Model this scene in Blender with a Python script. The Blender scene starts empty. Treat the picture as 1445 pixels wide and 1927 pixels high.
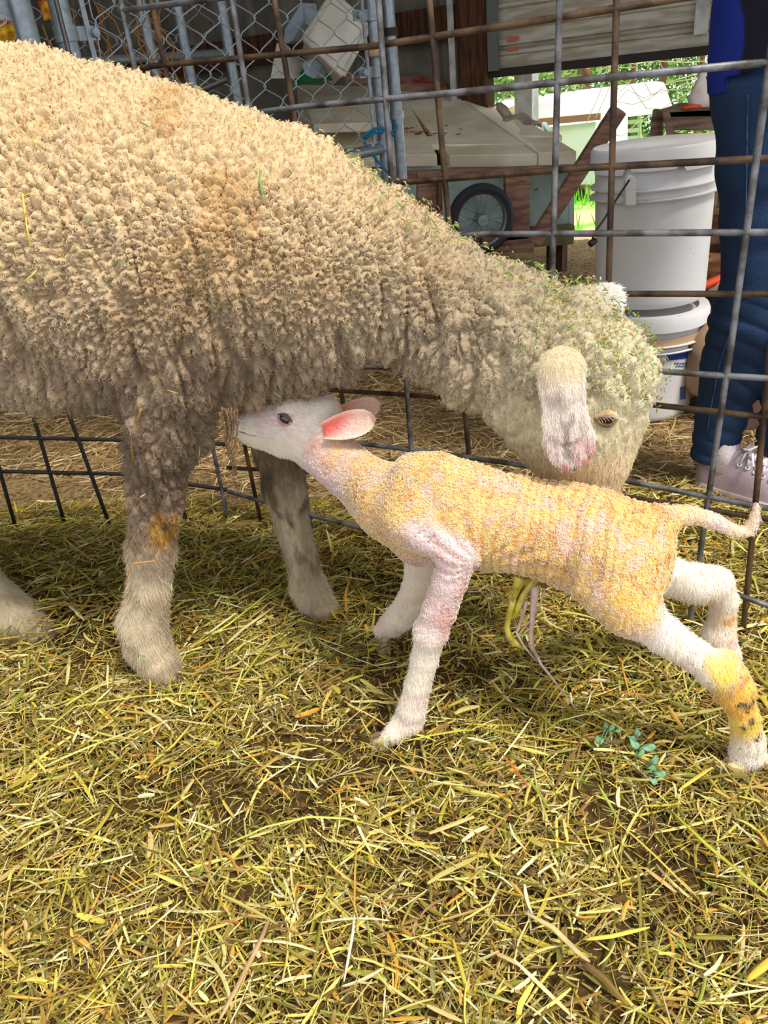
import bpy, math
import numpy as np
from mathutils import Vector, Matrix

# ------------------------------------------------------------------ camera
TH, RO, FP, H = math.radians(29), math.radians(-6.3), 1447.0, 0.80
_f = np.array([0, math.cos(TH), -math.sin(TH)]); _r0 = np.array([1., 0, 0]); _u0 = np.cross(_r0, _f)
_r = math.cos(RO)*_r0 + math.sin(RO)*_u0; _u = -math.sin(RO)*_r0 + math.cos(RO)*_u0
CAM = np.array([0, 0, H])
scene = bpy.context.scene
COL = scene.collection
cd = bpy.data.cameras.new('camera'); cam = bpy.data.objects.new('camera', cd); COL.objects.link(cam)
M = Matrix(((_r[0], _u[0], -_f[0], 0), (_r[1], _u[1], -_f[1], 0), (_r[2], _u[2], -_f[2], H), (0, 0, 0, 1)))
cam.matrix_world = M
cd.sensor_fit = 'VERTICAL'; cd.sensor_height = 24.0; cd.lens = 24.0*FP/1927.0
cd.clip_start = 0.02; cd.clip_end = 300
scene.camera = cam

# ------------------------------------------------------------------ light
w = bpy.data.worlds.new('sky'); scene.world = w; w.use_nodes = True
wn = w.node_tree; wn.nodes.clear()
bg = wn.nodes.new('ShaderNodeBackground'); wo = wn.nodes.new('ShaderNodeOutputWorld')
bg.inputs[0].default_value = (0.90, 0.95, 1.0, 1); bg.inputs[1].default_value = 1.15
# brighter sky over the open yard (+Y), dimmer overhead
tcw = wn.nodes.new('ShaderNodeTexCoord'); sx = wn.nodes.new('ShaderNodeSeparateXYZ'); mr = wn.nodes.new('ShaderNodeMapRange')
mr.inputs[1].default_value = -.1; mr.inputs[2].default_value = .7; mr.inputs[3].default_value = .95; mr.inputs[4].default_value = 2.0
wn.links.new(tcw.outputs['Generated'], sx.inputs[0]); wn.links.new(sx.outputs[1], mr.inputs[0]); wn.links.new(mr.outputs[0], bg.inputs[1])
wn.links.new(bg.outputs[0], wo.inputs[0])
sl = bpy.data.lights.new('sun', 'SUN'); sl.energy = 3.1; sl.angle = math.radians(14); sl.color = (1.0, 0.95, 0.86)
so = bpy.data.objects.new('sun', sl); COL.objects.link(so)
sd = Vector((-0.40, 0.42, -1.0)).normalized()
so.rotation_euler = sd.to_track_quat('-Z', 'Y').to_euler(); so.location = (1, -2, 4)
scene.view_settings.view_transform = 'Standard'; scene.view_settings.look = 'None'
scene.view_settings.gamma = 1.0; scene.view_settings.exposure = 0.34

# ------------------------------------------------------------------ helpers
rng = np.random.default_rng(7)
def ray(px, py): return _f + (px-722.5)/FP*_r - (py-963.5)/FP*_u
def at(px, py, Y):
    d = ray(px, py); return CAM + d*(Y/d[1])
def gz(px, py, z=0.0):
    d = ray(px, py); return CAM + d*((z-H)/d[2])
def pxm(P): return FP/((np.asarray(P, float)-CAM) @ _f)
def onpl(px, py, B, N):
    d = ray(px, py); return CAM + d*(((B-CAM) @ N)/(d @ N))
def nrm(v):
    v = np.asarray(v, float); return v/max(1e-12, np.linalg.norm(v))
def lin(c):
    c = np.asarray(c, float)
    if c.max() > 1.001: c = c/255.0
    return np.where(c <= 0.04045, c/12.92, ((c+0.055)/1.055)**2.4)

def tag(o, label=None, cat=None, group=None, kind=None):
    if label: o['label'] = label
    if cat: o['category'] = cat
    if group: o['group'] = group
    if kind: o['kind'] = kind
    return o
def empty(name, loc, label, cat, group=None):
    o = bpy.data.objects.new(name, None); COL.objects.link(o); o.location = tuple(loc); o.empty_display_size = 0.05
    return tag(o, label, cat, group)

class MB:
    """collects shapes into one mesh (world coordinates)"""
    def __init__(s): s.v = []; s.f = []; s.n = 0; s.c = []; s.hasc = False
    def add(s, v, f, col=None):
        v = np.asarray(v, float).reshape(-1, 3)
        s.v.append(v); s.f += [tuple(int(i)+s.n for i in q) for q in f]; s.n += len(v)
        if col is not None: s.hasc = True
        s.c.append(np.tile(np.append(np.asarray(col if col is not None else (1, 1, 1), float), 1), (len(v), 1)))
        return s
    def frame(s, pts, up=None):
        pts = np.asarray(pts, float); n = len(pts)
        t = np.zeros_like(pts); t[1:-1] = pts[2:]-pts[:-2]; t[0] = pts[1]-pts[0]; t[-1] = pts[-1]-pts[-2]
        t /= np.maximum(np.linalg.norm(t, axis=1, keepdims=True), 1e-12)
        a = np.array([0, 0, 1.]) if up is None else nrm(up)
        if abs(a @ t[0]) > .95: a = np.array([1., 0, 0])
        fr = []
        for i in range(n):
            a = a - (a @ t[i])*t[i]
            a = nrm(a); fr.append((a, np.cross(t[i], a)))
        return pts, t, fr
    def tube(s, pts, r, k=8, caps=True, flat=1.0, up=None, closed=False, col=None):
        pts, t, fr = s.frame(pts, up); n = len(pts)
        r = np.broadcast_to(np.asarray(r, float), (n,))
        V = []
        for i in range(n):
            a, b = fr[i]
            for j in range(k):
                g = 2*math.pi*j/k
                V.append(pts[i]+r[i]*(math.cos(g)*a*flat+math.sin(g)*b))
        F = []
        for i in range(n-1 if not closed else n):
            i2 = (i+1) % n
            for j in range(k): F.append((i*k+j, i*k+(j+1) % k, i2*k+(j+1) % k, i2*k+j))
        if caps and not closed: F.append(tuple(range(k))[::-1]); F.append(tuple((n-1)*k+j for j in range(k)))
        return s.add(V, F, col)
    def prism(s, quad, th, n=None, col=None):
        q = np.asarray(quad, float)
        if n is None: n = nrm(np.cross(q[1]-q[0], q[2]-q[0]))
        m = len(q); V = np.vstack([q, q-np.asarray(n)*th])
        F = [tuple(range(m)), tuple(range(2*m-1, m-1, -1))]+[(i, i+m, (i+1) % m+m, (i+1) % m) for i in range(m)]
        return s.add(V, F, col)
    def box(s, c, half, R=None, col=None):
        c = np.asarray(c, float); V = []
        for a in (-1, 1):
            for b in (-1, 1):
                for d in (-1, 1): V.append(np.array([a*half[0], b*half[1], d*half[2]]))
        V = np.array(V)
        if R is not None: V = V @ np.asarray(R, float).T
        F = [(0, 1, 3, 2), (4, 6, 7, 5), (0, 4, 5, 1), (2, 3, 7, 6), (0, 2, 6, 4), (1, 5, 7, 3)]
        return s.add(V+c, F, col)
    def beam(s, p0, p1, wd, th, up=(0, 0, 1), col=None):
        p0 = np.asarray(p0, float); p1 = np.asarray(p1, float)
        t = p1-p0; L = np.linalg.norm(t); t = t/L
        a = np.asarray(up, float); a = nrm(a-(a @ t)*t); b = np.cross(t, a)
        return s.box((p0+p1)/2, (L/2, wd/2, th/2), np.array([t, b, a]).T, col)
    def lathe(s, c, prof, k=48, axis=(0, 0, 1), col=None):
        z = nrm(axis); x = nrm(np.cross([0, 1., 0.01], z)); y = np.cross(z, x)
        c = np.asarray(c, float); V = []; n = len(prof)
        for (r, h) in prof:
            for j in range(k):
                g = 2*math.pi*j/k; V.append(c+z*h+max(r, 1e-5)*(math.cos(g)*x+math.sin(g)*y))
        F = []
        for i in range(n-1):
            for j in range(k): F.append((i*k+j, i*k+(j+1) % k, (i+1)*k+(j+1) % k, (i+1)*k+j))
        return s.add(V, F, col)
    def ball(s, c, r, k=16, R=None, col=None):
        r = np.broadcast_to(np.asarray(r, float), (3,)); V = []; F = []
        for i in range(k//2+1):
            for j in range(k):
                a = math.pi*i/(k//2); g = 2*math.pi*j/k
                V.append([r[0]*math.sin(a)*math.cos(g), r[1]*math.sin(a)*math.sin(g), r[2]*math.cos(a)])
        V = np.array(V)
        if R is not None: V = V @ np.asarray(R, float).T
        for i in range(k//2):
            for j in range(k): F.append((i*k+j, (i+1)*k+j, (i+1)*k+(j+1) % k, i*k+(j+1) % k))
        return s.add(V+np.asarray(c, float), F, col)
    def build(s, name, mat, parent=None, smooth=False, bevel=0):
        V = np.vstack(s.v); loc = np.zeros(3)
        if parent is None: loc = np.array([(V[:, 0].min()+V[:, 0].max())/2, (V[:, 1].min()+V[:, 1].max())/2, V[:, 2].min()])
        me = bpy.data.meshes.new(name); me.from_pydata((V-loc).tolist(), [], s.f)
        if s.hasc:
            a = me.color_attributes.new('col', 'FLOAT_COLOR', 'POINT'); a.data.foreach_set('color', np.vstack(s.c).astype(np.float32).ravel())
        me.materials.append(mat)
        if smooth is True: me.polygons.foreach_set('use_smooth', [True]*len(me.polygons))
        elif smooth: me.polygons.foreach_set('use_smooth', [True]*len(me.polygons)); me.set_sharp_from_angle(angle=math.radians(smooth))
        me.update()
        o = bpy.data.objects.new(name, me); COL.objects.link(o)
        if bevel:
            b = o.modifiers.new('bevel', 'BEVEL'); b.width = bevel; b.segments = 2; b.limit_method = 'ANGLE'
        if parent is not None:
            o.parent = parent; o.matrix_parent_inverse = Matrix.Translation(-Vector(parent.location))
        else: o.location = tuple(loc)
        return o

def copy_tree(root, delta):
    r = root.copy(); COL.objects.link(r); r.location = Vector(root.location)+Vector(delta)
    for ch in root.children:
        c = ch.copy(); COL.objects.link(c); c.parent = r
        for g in ch.children:
            d = g.copy(); COL.objects.link(d); d.parent = c
    return r

# numpy noise ---------------------------------------------------------------
def _hash(ix, iy, iz, s):
    h = (ix.astype(np.int64)*374761393 + iy.astype(np.int64)*668265263 + iz.astype(np.int64)*2147483647 + s*1274126177) & 0xffffffff
    h = ((h ^ (h >> 13))*1274126177) & 0xffffffff
    h = ((h ^ (h >> 16))*2246822519) & 0xffffffff
    return ((h ^ (h >> 15)) & 0xffffff)/float(0xffffff)
def vnoise(P, scale=1.0, seed=0, octs=1):
    P = np.asarray(P, float)*scale; out = 0; amp = 1; tot = 0
    for o in range(octs):
        I = np.floor(P).astype(np.int64); Fr = P-I; U = Fr*Fr*(3-2*Fr); r = 0
        for a in (0, 1):
            for b in (0, 1):
                for c in (0, 1):
                    wgt = (U[..., 0] if a else 1-U[..., 0])*(U[..., 1] if b else 1-U[..., 1])*(U[..., 2] if c else 1-U[..., 2])
                    r = r+wgt*_hash(I[..., 0]+a, I[..., 1]+b, I[..., 2]+c, seed+o*17)
        out = out+amp*r; tot += amp; amp *= .5; P = P*2.03+11.7
    return out/tot
def worley(P, scale=1.0, seed=0, feat=False):
    P = np.asarray(P, float)*scale; I = np.floor(P).astype(np.int64)
    f1 = np.full(P.shape[:-1], 9.); f2 = f1.copy(); fp = np.zeros_like(P)
    for a in (-1, 0, 1):
        for b in (-1, 0, 1):
            for c in (-1, 0, 1):
                J = I+np.array([a, b, c])
                Q = np.stack([J[..., k]+_hash(J[..., 0], J[..., 1], J[..., 2], seed+5*k+1) for k in range(3)], -1)
                d = np.linalg.norm(P-Q, axis=-1); m = d < f1
                f2 = np.where(m, f1, np.minimum(f2, d))
                if feat: fp = np.where(m[..., None], Q, fp)
                f1 = np.where(m, d, f1)
    if feat: return f1, f2, fp/scale
    return f1, f2
def sstep(a, b, x):
    t = np.clip((x-a)/(b-a), 0, 1); return t*t*(3-2*t)

# implicit bodies -----------------------------------------------------------
class Body:
    """smooth union of tapered capsules; each carries attributes blended over the surface"""
    def __init__(s): s.p = []; s.c = 0
    def seg(s, a, b, ra, rb, k=.02, ysc=1.0, att=(0, 0, 0), lat=(0, 1, 0), cid=None):
        if cid is None: s.c += 1; cid = s.c
        s.p.append((np.asarray(a, float), np.asarray(b, float), ra, rb, k, ysc, np.asarray(att, float), nrm(lat), cid))
    def chain(s, L, k=.02, ysc=1.0, att=(0, 0, 0), world=False, lat=(0, 1, 0)):
        P = []
        for q in L:
            p = at(q[0], q[1], q[2]); P.append((p, q[3]/pxm(p), q[4] if len(q) > 4 else att))
        s.c += 1; cid = s.c
        for (a, ra, ta), (b, rb, tb) in zip(P[:-1], P[1:]):
            s.seg(a, b, ra, rb, k, ysc, (np.asarray(ta, float)+np.asarray(tb, float))/2, lat, cid)
        return P
    def dist(s, X, want=False):
        out = None; W = 0; A = 0; cur = None; ck = None; last = None
        def fuse(o, D, k):
            if o is None: return D
            h = np.clip(.5+.5*(o-D)/k, 0, 1); return o+(D-o)*h-k*h*(1-h)
        for (a, b, ra, rb, k, ysc, att, lat, cid) in s.p:
            d = b-a; L2 = max(d @ d, 1e-12)
            t = np.clip(((X-a) @ d)/L2, 0, 1); q = X-a-t[..., None]*d
            if ysc != 1.0: q = q+((q @ lat)*(1/ysc-1))[..., None]*lat
            D = np.linalg.norm(q, axis=-1)-(ra+(rb-ra)*t)
            if want:
                wg = np.exp(-np.clip(D, -.05, .5)/.012); W = W+wg; A = A+wg[..., None]*att
            if cid != last:
                if cur is not None: out = fuse(out, cur, ck)
                cur = D; ck = k; last = cid
            else: cur = fuse(cur, D, min(k, .25*min(ra, rb)))
        out = fuse(out, cur, ck)
        if want: return out, A/np.maximum(W, 1e-30)[..., None]
        return out
    def grad(s, X, e=.0015):
        return np.stack([s.dist(X+np.eye(3)[i]*e)-s.dist(X-np.eye(3)[i]*e) for i in range(3)], -1)/(2*e)
    def mesh(s, h, sub=2):
        P = np.array([p[0] for p in s.p]+[p[1] for p in s.p]); R = max(max(p[2], p[3]) for p in s.p)+.03
        lo = np.min([np.minimum(p[0], p[1])-max(p[2], p[3])-.02 for p in s.p], axis=0); hi = np.max([np.maximum(p[0], p[1])+max(p[2], p[3])+.02 for p in s.p], axis=0)
        n = np.ceil((hi-lo)/h).astype(int)+2
        g = np.stack(np.meshgrid(*[lo[i]+h*np.arange(n[i]) for i in range(3)], indexing='ij'), -1)
        D = s.dist(g.reshape(-1, 3)).reshape(n)
        ins = D < 0
        c = np.zeros(tuple(n-1), int)
        for a in (0, 1):
            for b in (0, 1):
                for e in (0, 1): c += ins[a:n[0]-1+a, b:n[1]-1+b, e:n[2]-1+e]
        act = (c > 0) & (c < 8); idx = -np.ones(tuple(n-1), int); idx[act] = np.arange(act.sum())
        cells = np.argwhere(act); V = lo+h*(cells+.5)
        Fq = []
        for ax in range(3):
            sl0 = [slice(None)]*3; sl1 = [slice(None)]*3; sl0[ax] = slice(0, -1); sl1[ax] = slice(1, None)
            A = ins[tuple(sl0)]; B = ins[tuple(sl1)]; ch = np.argwhere(A != B)
            o1, o2 = [(1, 2), (2, 0), (0, 1)][ax]
            ok = (ch[:, o1] > 0) & (ch[:, o2] > 0) & (ch[:, o1] < n[o1]-1) & (ch[:, o2] < n[o2]-1); ch = ch[ok]
            def cell(d1, d2):
                q = ch.copy(); q[:, o1] += d1; q[:, o2] += d2; return idx[q[:, 0], q[:, 1], q[:, 2]]
            q = np.stack([cell(-1, -1), cell(0, -1), cell(0, 0), cell(-1, 0)], 1)
            fl = ~A[ch[:, 0], ch[:, 1], ch[:, 2]]
            q[fl] = q[fl][:, ::-1]
            Fq.append(q)
        Fq = np.vstack(Fq); Fq = Fq[(Fq >= 0).all(1)]
        V = s.project(V, 4)
        for _ in range(sub): V, Fq = subdiv(V, Fq); V = s.project(V, 1)
        return V, Fq
    def project(s, V, it=2):
        for _ in range(it):
            d = s.dist(V); g = s.grad(V); V = V-(d/np.maximum((g*g).sum(1), .2))[:, None]*g
        return V
    def trace(s, px, py):
        d = nrm(ray(px, py)); t = .15
        for _ in range(200):
            q = s.dist((CAM+d*t)[None])[0]
            if q < 3e-4: break
            t += max(q*.7, 2e-4)
            if t > 6: break
        P = CAM+d*t; return P, nrm(s.grad(P[None])[0])
def subdiv(V, F):
    n = len(V); e = np.stack([F, np.roll(F, -1, 1)], -1).reshape(-1, 2); es = np.sort(e, 1)
    key = es[:, 0]*n+es[:, 1]; u, inv = np.unique(key, return_inverse=True)
    a = u//n; b = u % n; E = (V[a]+V[b])/2; C = V[F].mean(1)
    m = len(u); inv = inv.reshape(-1, 4); ci = n+m+np.arange(len(F))
    Q = []
    for k in range(4): Q.append(np.stack([F[:, k], n+inv[:, k], ci, n+inv[:, k-1]], 1))
    return np.vstack([V, E, C]), np.vstack(Q)
def vnormals(V, F):
    fn = np.cross(V[F[:, 2]]-V[F[:, 0]], V[F[:, 3]]-V[F[:, 1]]); N = np.zeros_like(V)
    for k in range(F.shape[1]):
        for c in range(3): N[:, c] += np.bincount(F[:, k], fn[:, c], len(V))
    return N/np.maximum(np.linalg.norm(N, axis=1, keepdims=True), 1e-12)
def fastmesh(name, V, F, col, mat, parent=None, smooth=True, kind=None):
    V = np.asarray(V, float); F = np.asarray(F); k = F.shape[1]
    loc = np.zeros(3)
    if parent is None: loc = np.array([(V[:, 0].min()+V[:, 0].max())/2, (V[:, 1].min()+V[:, 1].max())/2, V[:, 2].min()])
    me = bpy.data.meshes.new(name)
    me.vertices.add(len(V)); me.vertices.foreach_set('co', (V-loc).astype(np.float32).ravel())
    me.loops.add(F.size); me.loops.foreach_set('vertex_index', F.astype(np.int32).ravel())
    me.polygons.add(len(F)); me.polygons.foreach_set('loop_start', np.arange(0, F.size, k, dtype=np.int32))
    me.polygons.foreach_set('use_smooth', np.full(len(F), bool(smooth)))
    me.update(calc_edges=True)
    if col is not None:
        a = me.color_attributes.new('col', 'FLOAT_COLOR', 'POINT')
        a.data.foreach_set('color', np.hstack([col, np.ones((len(V), 1))]).astype(np.float32).ravel())
    me.materials.append(mat)
    o = bpy.data.objects.new(name, me); COL.objects.link(o)
    if parent is not None:
        o.parent = parent; o.matrix_parent_inverse = Matrix.Translation(-Vector(parent.location))
    else: o.location = tuple(loc)
    return o
def hairs(name, S, rad, col, mat, parent):
    """S: (n, k, 3) strand points; rad (k,), col (n,3)"""
    n, k = S.shape[:2]
    hc = bpy.data.hair_curves.new(name); hc.add_curves([k]*n)
    hc.attributes['position'].data.foreach_set('vector', S.astype(np.float32).ravel())
    ra = hc.attributes.get('radius') or hc.attributes.new('radius', 'FLOAT', 'POINT')
    ra.data.foreach_set('value', np.tile(np.asarray(rad, np.float32), n))
    ca = hc.attributes.new('col', 'FLOAT_COLOR', 'CURVE')
    ca.data.foreach_set('color', np.hstack([col, np.ones((n, 1))]).astype(np.float32).ravel())
    hc.materials.append(mat)
    o = bpy.data.objects.new(name, hc); COL.objects.link(o); o.parent = parent
    o.matrix_parent_inverse = Matrix.Translation(-Vector(parent.location))
    return o
def sample(V, F, wgt, n):
    a = .5*np.linalg.norm(np.cross(V[F[:, 2]]-V[F[:, 0]], V[F[:, 3]]-V[F[:, 1]]), axis=1)*wgt[F].mean(1)
    i = rng.choice(len(F), n, p=a/a.sum()); u = rng.random((n, 1)); v = rng.random((n, 1)); q = F[i]
    def mix(A): return (1-u)*(1-v)*A[q[:, 0]]+u*(1-v)*A[q[:, 1]]+u*v*A[q[:, 2]]+(1-u)*v*A[q[:, 3]]
    return mix

# materials -----------------------------------------------------------------
def mat(name, c=(200, 200, 200), rough=.7, c2=None, nscale=20, mix=(.4, .6), stretch=(1, 1, 1), bump=0, bscale=60, metal=0, attr=False, spec=.3, spots=None, sheen=0, sss=0, coat=0):
    m = bpy.data.materials.new(name); m.use_nodes = True; nt = m.node_tree; b = nt.nodes['Principled BSDF']
    b.inputs['Roughness'].default_value = rough; b.inputs['Metallic'].default_value = metal
    b.inputs['Specular IOR Level'].default_value = spec
    if coat: b.inputs['Coat Weight'].default_value = coat
    if sheen: b.inputs['Sheen Weight'].default_value = sheen
    if sss:
        b.inputs['Subsurface Weight'].default_value = sss; b.inputs['Subsurface Radius'].default_value = (.01, .004, .002); b.inputs['Subsurface Scale'].default_value = 1.0
    L = nt.links
    tc = nt.nodes.new('ShaderNodeTexCoord'); mp = nt.nodes.new('ShaderNodeMapping'); mp.inputs['Scale'].default_value = stretch
    L.new(tc.outputs['Object'], mp.inputs[0])
    cl = tuple(lin(c))+(1,)
    src = None
    if attr:
        a = nt.nodes.new('ShaderNodeAttribute'); a.attribute_name = 'col'; src = a.outputs['Color']
    else:
        v = nt.nodes.new('ShaderNodeRGB'); v.outputs[0].default_value = cl; src = v.outputs[0]
    if c2 is not None:
        n = nt.nodes.new('ShaderNodeTexNoise'); n.inputs['Scale'].default_value = nscale; n.inputs['Detail'].default_value = 6
        L.new(mp.outputs[0], n.inputs['Vector'])
        r = nt.nodes.new('ShaderNodeMapRange'); r.inputs[1].default_value = mix[0]; r.inputs[2].default_value = mix[1]
        L.new(n.outputs[0], r.inputs[0])
        x = nt.nodes.new('ShaderNodeMix'); x.data_type = 'RGBA'; L.new(r.outputs[0], x.inputs[0]); L.new(src, x.inputs[6]); x.inputs[7].default_value = tuple(lin(c2))+(1,)
        src = x.outputs[2]
    if spots is not None:
        n = nt.nodes.new('ShaderNodeTexNoise'); n.inputs['Scale'].default_value = spots[1]; n.inputs['Detail'].default_value = 3
        L.new(tc.outputs['Object'], n.inputs['Vector'])
        r = nt.nodes.new('ShaderNodeMapRange'); r.inputs[1].default_value = spots[2]; r.inputs[2].default_value = spots[2]+.03
        L.new(n.outputs[0], r.inputs[0])
        x = nt.nodes.new('ShaderNodeMix'); x.data_type = 'RGBA'; L.new(r.outputs[0], x.inputs[0]); L.new(src, x.inputs[6]); x.inputs[7].default_value = tuple(lin(spots[0]))+(1,)
        src = x.outputs[2]
    L.new(src, b.inputs['Base Color'])
    if bump:
        n = nt.nodes.new('ShaderNodeTexNoise'); n.inputs['Scale'].default_value = bscale; n.inputs['Detail'].default_value = 5
        L.new(mp.outputs[0], n.inputs['Vector'])
        bp = nt.nodes.new('ShaderNodeBump'); bp.inputs['Strength'].default_value = bump; bp.inputs['Distance'].default_value = .004
        L.new(n.outputs[0], bp.inputs['Height']); L.new(bp.outputs[0], b.inputs['Normal'])
    return m

E1 = np.array([math.cos(math.radians(33.3)), -math.sin(math.radians(33.3)), 0]); E2 = np.array([-E1[1], E1[0], 0])
ZUP = np.array([0, 0, 1.])


# ================================================================== SETTING
def grid_ground(name, x0, x1, y0, y1, st, zf, colf, m, kind='structure'):
    xs = np.arange(x0, x1+st/2, st); ys = np.arange(y0, y1+st/2, st)
    X, Y = np.meshgrid(xs, ys, indexing='ij'); P = np.stack([X, Y, 0*X], -1).reshape(-1, 3)
    P[:, 2] = zf(P); nx, ny = len(xs), len(ys)
    i, j = np.meshgrid(np.arange(nx-1), np.arange(ny-1), indexing='ij'); a = (i*ny+j).ravel()
    F = np.stack([a, a+ny, a+ny+1, a+1], 1)
    return tag(fastmesh(name, P, F, colf(P), m), kind=kind)
m_soil = mat('soil', attr=True, rough=.95, c2=(70, 52, 30), nscale=90, mix=(.45, .7), bump=.8, bscale=220, spec=.1)
DB = at(936, 145, 4.2); DB[2] = 0
WN = E2
def floor_z(P):
    return -.012+.018*vnoise(P, 9, 3, 3)+.012*vnoise(P, 40, 4, 2)
def floor_c(P):
    n = vnoise(P, 6, 5, 3)[:, None]; far = sstep(1.1, 1.8, P[:, 1])[:, None]
    return (1-far)*(lin((86, 68, 38))*(.7+.6*n))+far*(lin((158, 132, 92))*(.8+.4*n))
def floor_mask():
    st = .02; xs = np.arange(-3.6, 3.8, st); ys = np.arange(.1, 7.4, st)
    X, Y = np.meshgrid(xs, ys, indexing='ij'); P = np.stack([X, Y, 0*X], -1).reshape(-1, 3); P[:, 2] = floor_z(P)
    nx, ny = len(xs), len(ys); i, j = np.meshgrid(np.arange(nx-1), np.arange(ny-1), indexing='ij'); a = (i*ny+j).ravel()
    F = np.stack([a, a+ny, a+ny+1, a+1], 1); d = (P-DB) @ E2
    return P, F[(d[F] < .14).all(1)]
P_, F_ = floor_mask(); u_, inv_ = np.unique(F_, return_inverse=True); P_ = P_[u_]; F_ = inv_.reshape(-1, 4)
tag(fastmesh('floor', P_, F_, floor_c(P_), m_soil), kind='structure')

def out_z(P):
    d = (P-DB) @ E2
    return -.05+.03*vnoise(P, 2, 8, 2)-1.3*sstep(1.5, 4.4, d)
def out_c(P):
    d = (P-DB) @ E2; n = vnoise(P, 3, 9, 3); g = sstep(.42, .55, n+.25*sstep(1.0, 2.4, d)-.12)
    dirt = lin((205, 175, 140))*(.8+.4*vnoise(P, 15, 2, 3))[:, None]; gr = lin((120, 190, 60))*(.7+.6*vnoise(P, 30, 6, 2))[:, None]
    return dirt*(1-g[:, None])+gr*g[:, None]
def out_mask():
    st = .08; xs = np.arange(-4, 14, st); ys = np.arange(1.0, 26, st)
    X, Y = np.meshgrid(xs, ys, indexing='ij'); P = np.stack([X, Y, 0*X], -1).reshape(-1, 3); P[:, 2] = out_z(P)
    nx, ny = len(xs), len(ys); i, j = np.meshgrid(np.arange(nx-1), np.arange(ny-1), indexing='ij'); a = (i*ny+j).ravel()
    F = np.stack([a, a+ny, a+ny+1, a+1], 1); d = (P-DB) @ E2
    F = F[(d[F] > .02).all(1)]; u, inv = np.unique(F, return_inverse=True)
    return P[u], inv.reshape(-1, 4)
P_, F_ = out_mask()
tag(fastmesh('floor_outside', P_, F_, out_c(P_), mat('gravel', attr=True, rough=.95, bump=.6, bscale=60)), kind='structure')

m_wall = mat('corrugated_steel', (132, 126, 112), .6, c2=(104, 98, 86), nscale=5, bump=.1, bscale=12)
m_wood_d = mat('dark_wood', (96, 60, 38), .85, c2=(60, 38, 26), nscale=9, stretch=(6, 6, 1), bump=.4, bscale=40)
def wall_pts(t, z, off=0): return DB+E1*t+ZUP*z+E2*off
# corrugated wall left of the door: profile swept up
prof = []
t = -5.0
while t < -.12:
    prof += [(t, 0), (t+.17, 0), (t+.18, -.022), (t+.205, -.022), (t+.215, 0)]; t += .225
mb = MB(); k = len(prof)
for z0_, z1_ in ((-.1, 2.7),):
    V = [wall_pts(a, z0_, b) for a, b in prof]+[wall_pts(a, z1_, b) for a, b in prof]+[wall_pts(a, z0_, b+.02) for a, b in prof]+[wall_pts(a, z1_, b+.02) for a, b in prof]
    F = [(i, i+1, k+i+1, k+i) for i in range(k-1)]+[(2*k+i+1, 2*k+i, 3*k+i, 3*k+i+1) for i in range(k-1)]
    mb.add(V, F)
tag(mb.build('wall_back', m_wall), kind='structure')
mb = MB(); mb.beam(wall_pts(-5, 1.02, -.05), wall_pts(-.1, 1.02, -.05), .04, .14); 
mb.beam(wall_pts(-5, .02, -.05), wall_pts(-.1, .02, -.05), .04, .14); mb.beam(wall_pts(-5, 1.75, -.05), wall_pts(-.1, 1.75, -.05), .04, .14)
tag(mb.build('trim_1', m_wood_d), kind='structure')
mb = MB(); mb.beam(wall_pts(-.08, -.05, -.07), wall_pts(-.08, 2.7, -.07), .10, .14, up=E1)
tag(mb.build('trim_2', m_wood_d), kind='structure')
m_white_metal = mat('painted_metal', (205, 205, 200), .45, c2=(170, 168, 160), nscale=12)
mb = MB(); mb.beam(wall_pts(-.16, -.05, -.155), wall_pts(-.16, 2.6, -.155), .022, .022, up=E1)
tag(mb.build('trim_3', m_white_metal), kind='structure')
# white pole just outside the opening
mb = MB(); mb.beam(wall_pts(.10, -.1, .12), wall_pts(.10, .95, .12), .09, .09, up=E1); tag(mb.build('trim_4', m_white_metal), kind='structure')
# side walls and roof
m_dark = mat('barn_steel', (120, 118, 108), .7, c2=(90, 84, 76), nscale=3)
A0 = wall_pts(-5, 0)
mb = MB(); mb.prism([A0+ZUP*-.1, A0+ZUP*2.7, np.array([-3.4, 1.0, 2.7]), np.array([-3.4, 1.0, -.1])], .03); tag(mb.build('wall_left', m_dark), kind='structure')
mb = MB(); q = [A0-E1*.2, wall_pts(4.2, 0, .0), wall_pts(4.2, 0, -1.1), np.array([-3.6, 1.0, 0])]
mb.prism([p*np.array([1, 1, 0])+ZUP*2.72 for p in q], .04); tag(mb.build('ceiling', m_dark), kind='structure')
mb = MB()
for s_ in np.linspace(-4.5, 3.6, 7): mb.beam(wall_pts(s_, 2.6, -.1), wall_pts(s_, 2.6, -1.6), .05, .16)
tag(mb.build('trim_5', m_wood_d), kind='structure')
mb = MB(); mb.prism([wall_pts(3.0, -.1), wall_pts(3.0, 2.7), wall_pts(4.2, 2.7), wall_pts(4.2, -.1)], .03); tag(mb.build('wall_back_2', m_wall), kind='structure')
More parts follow.
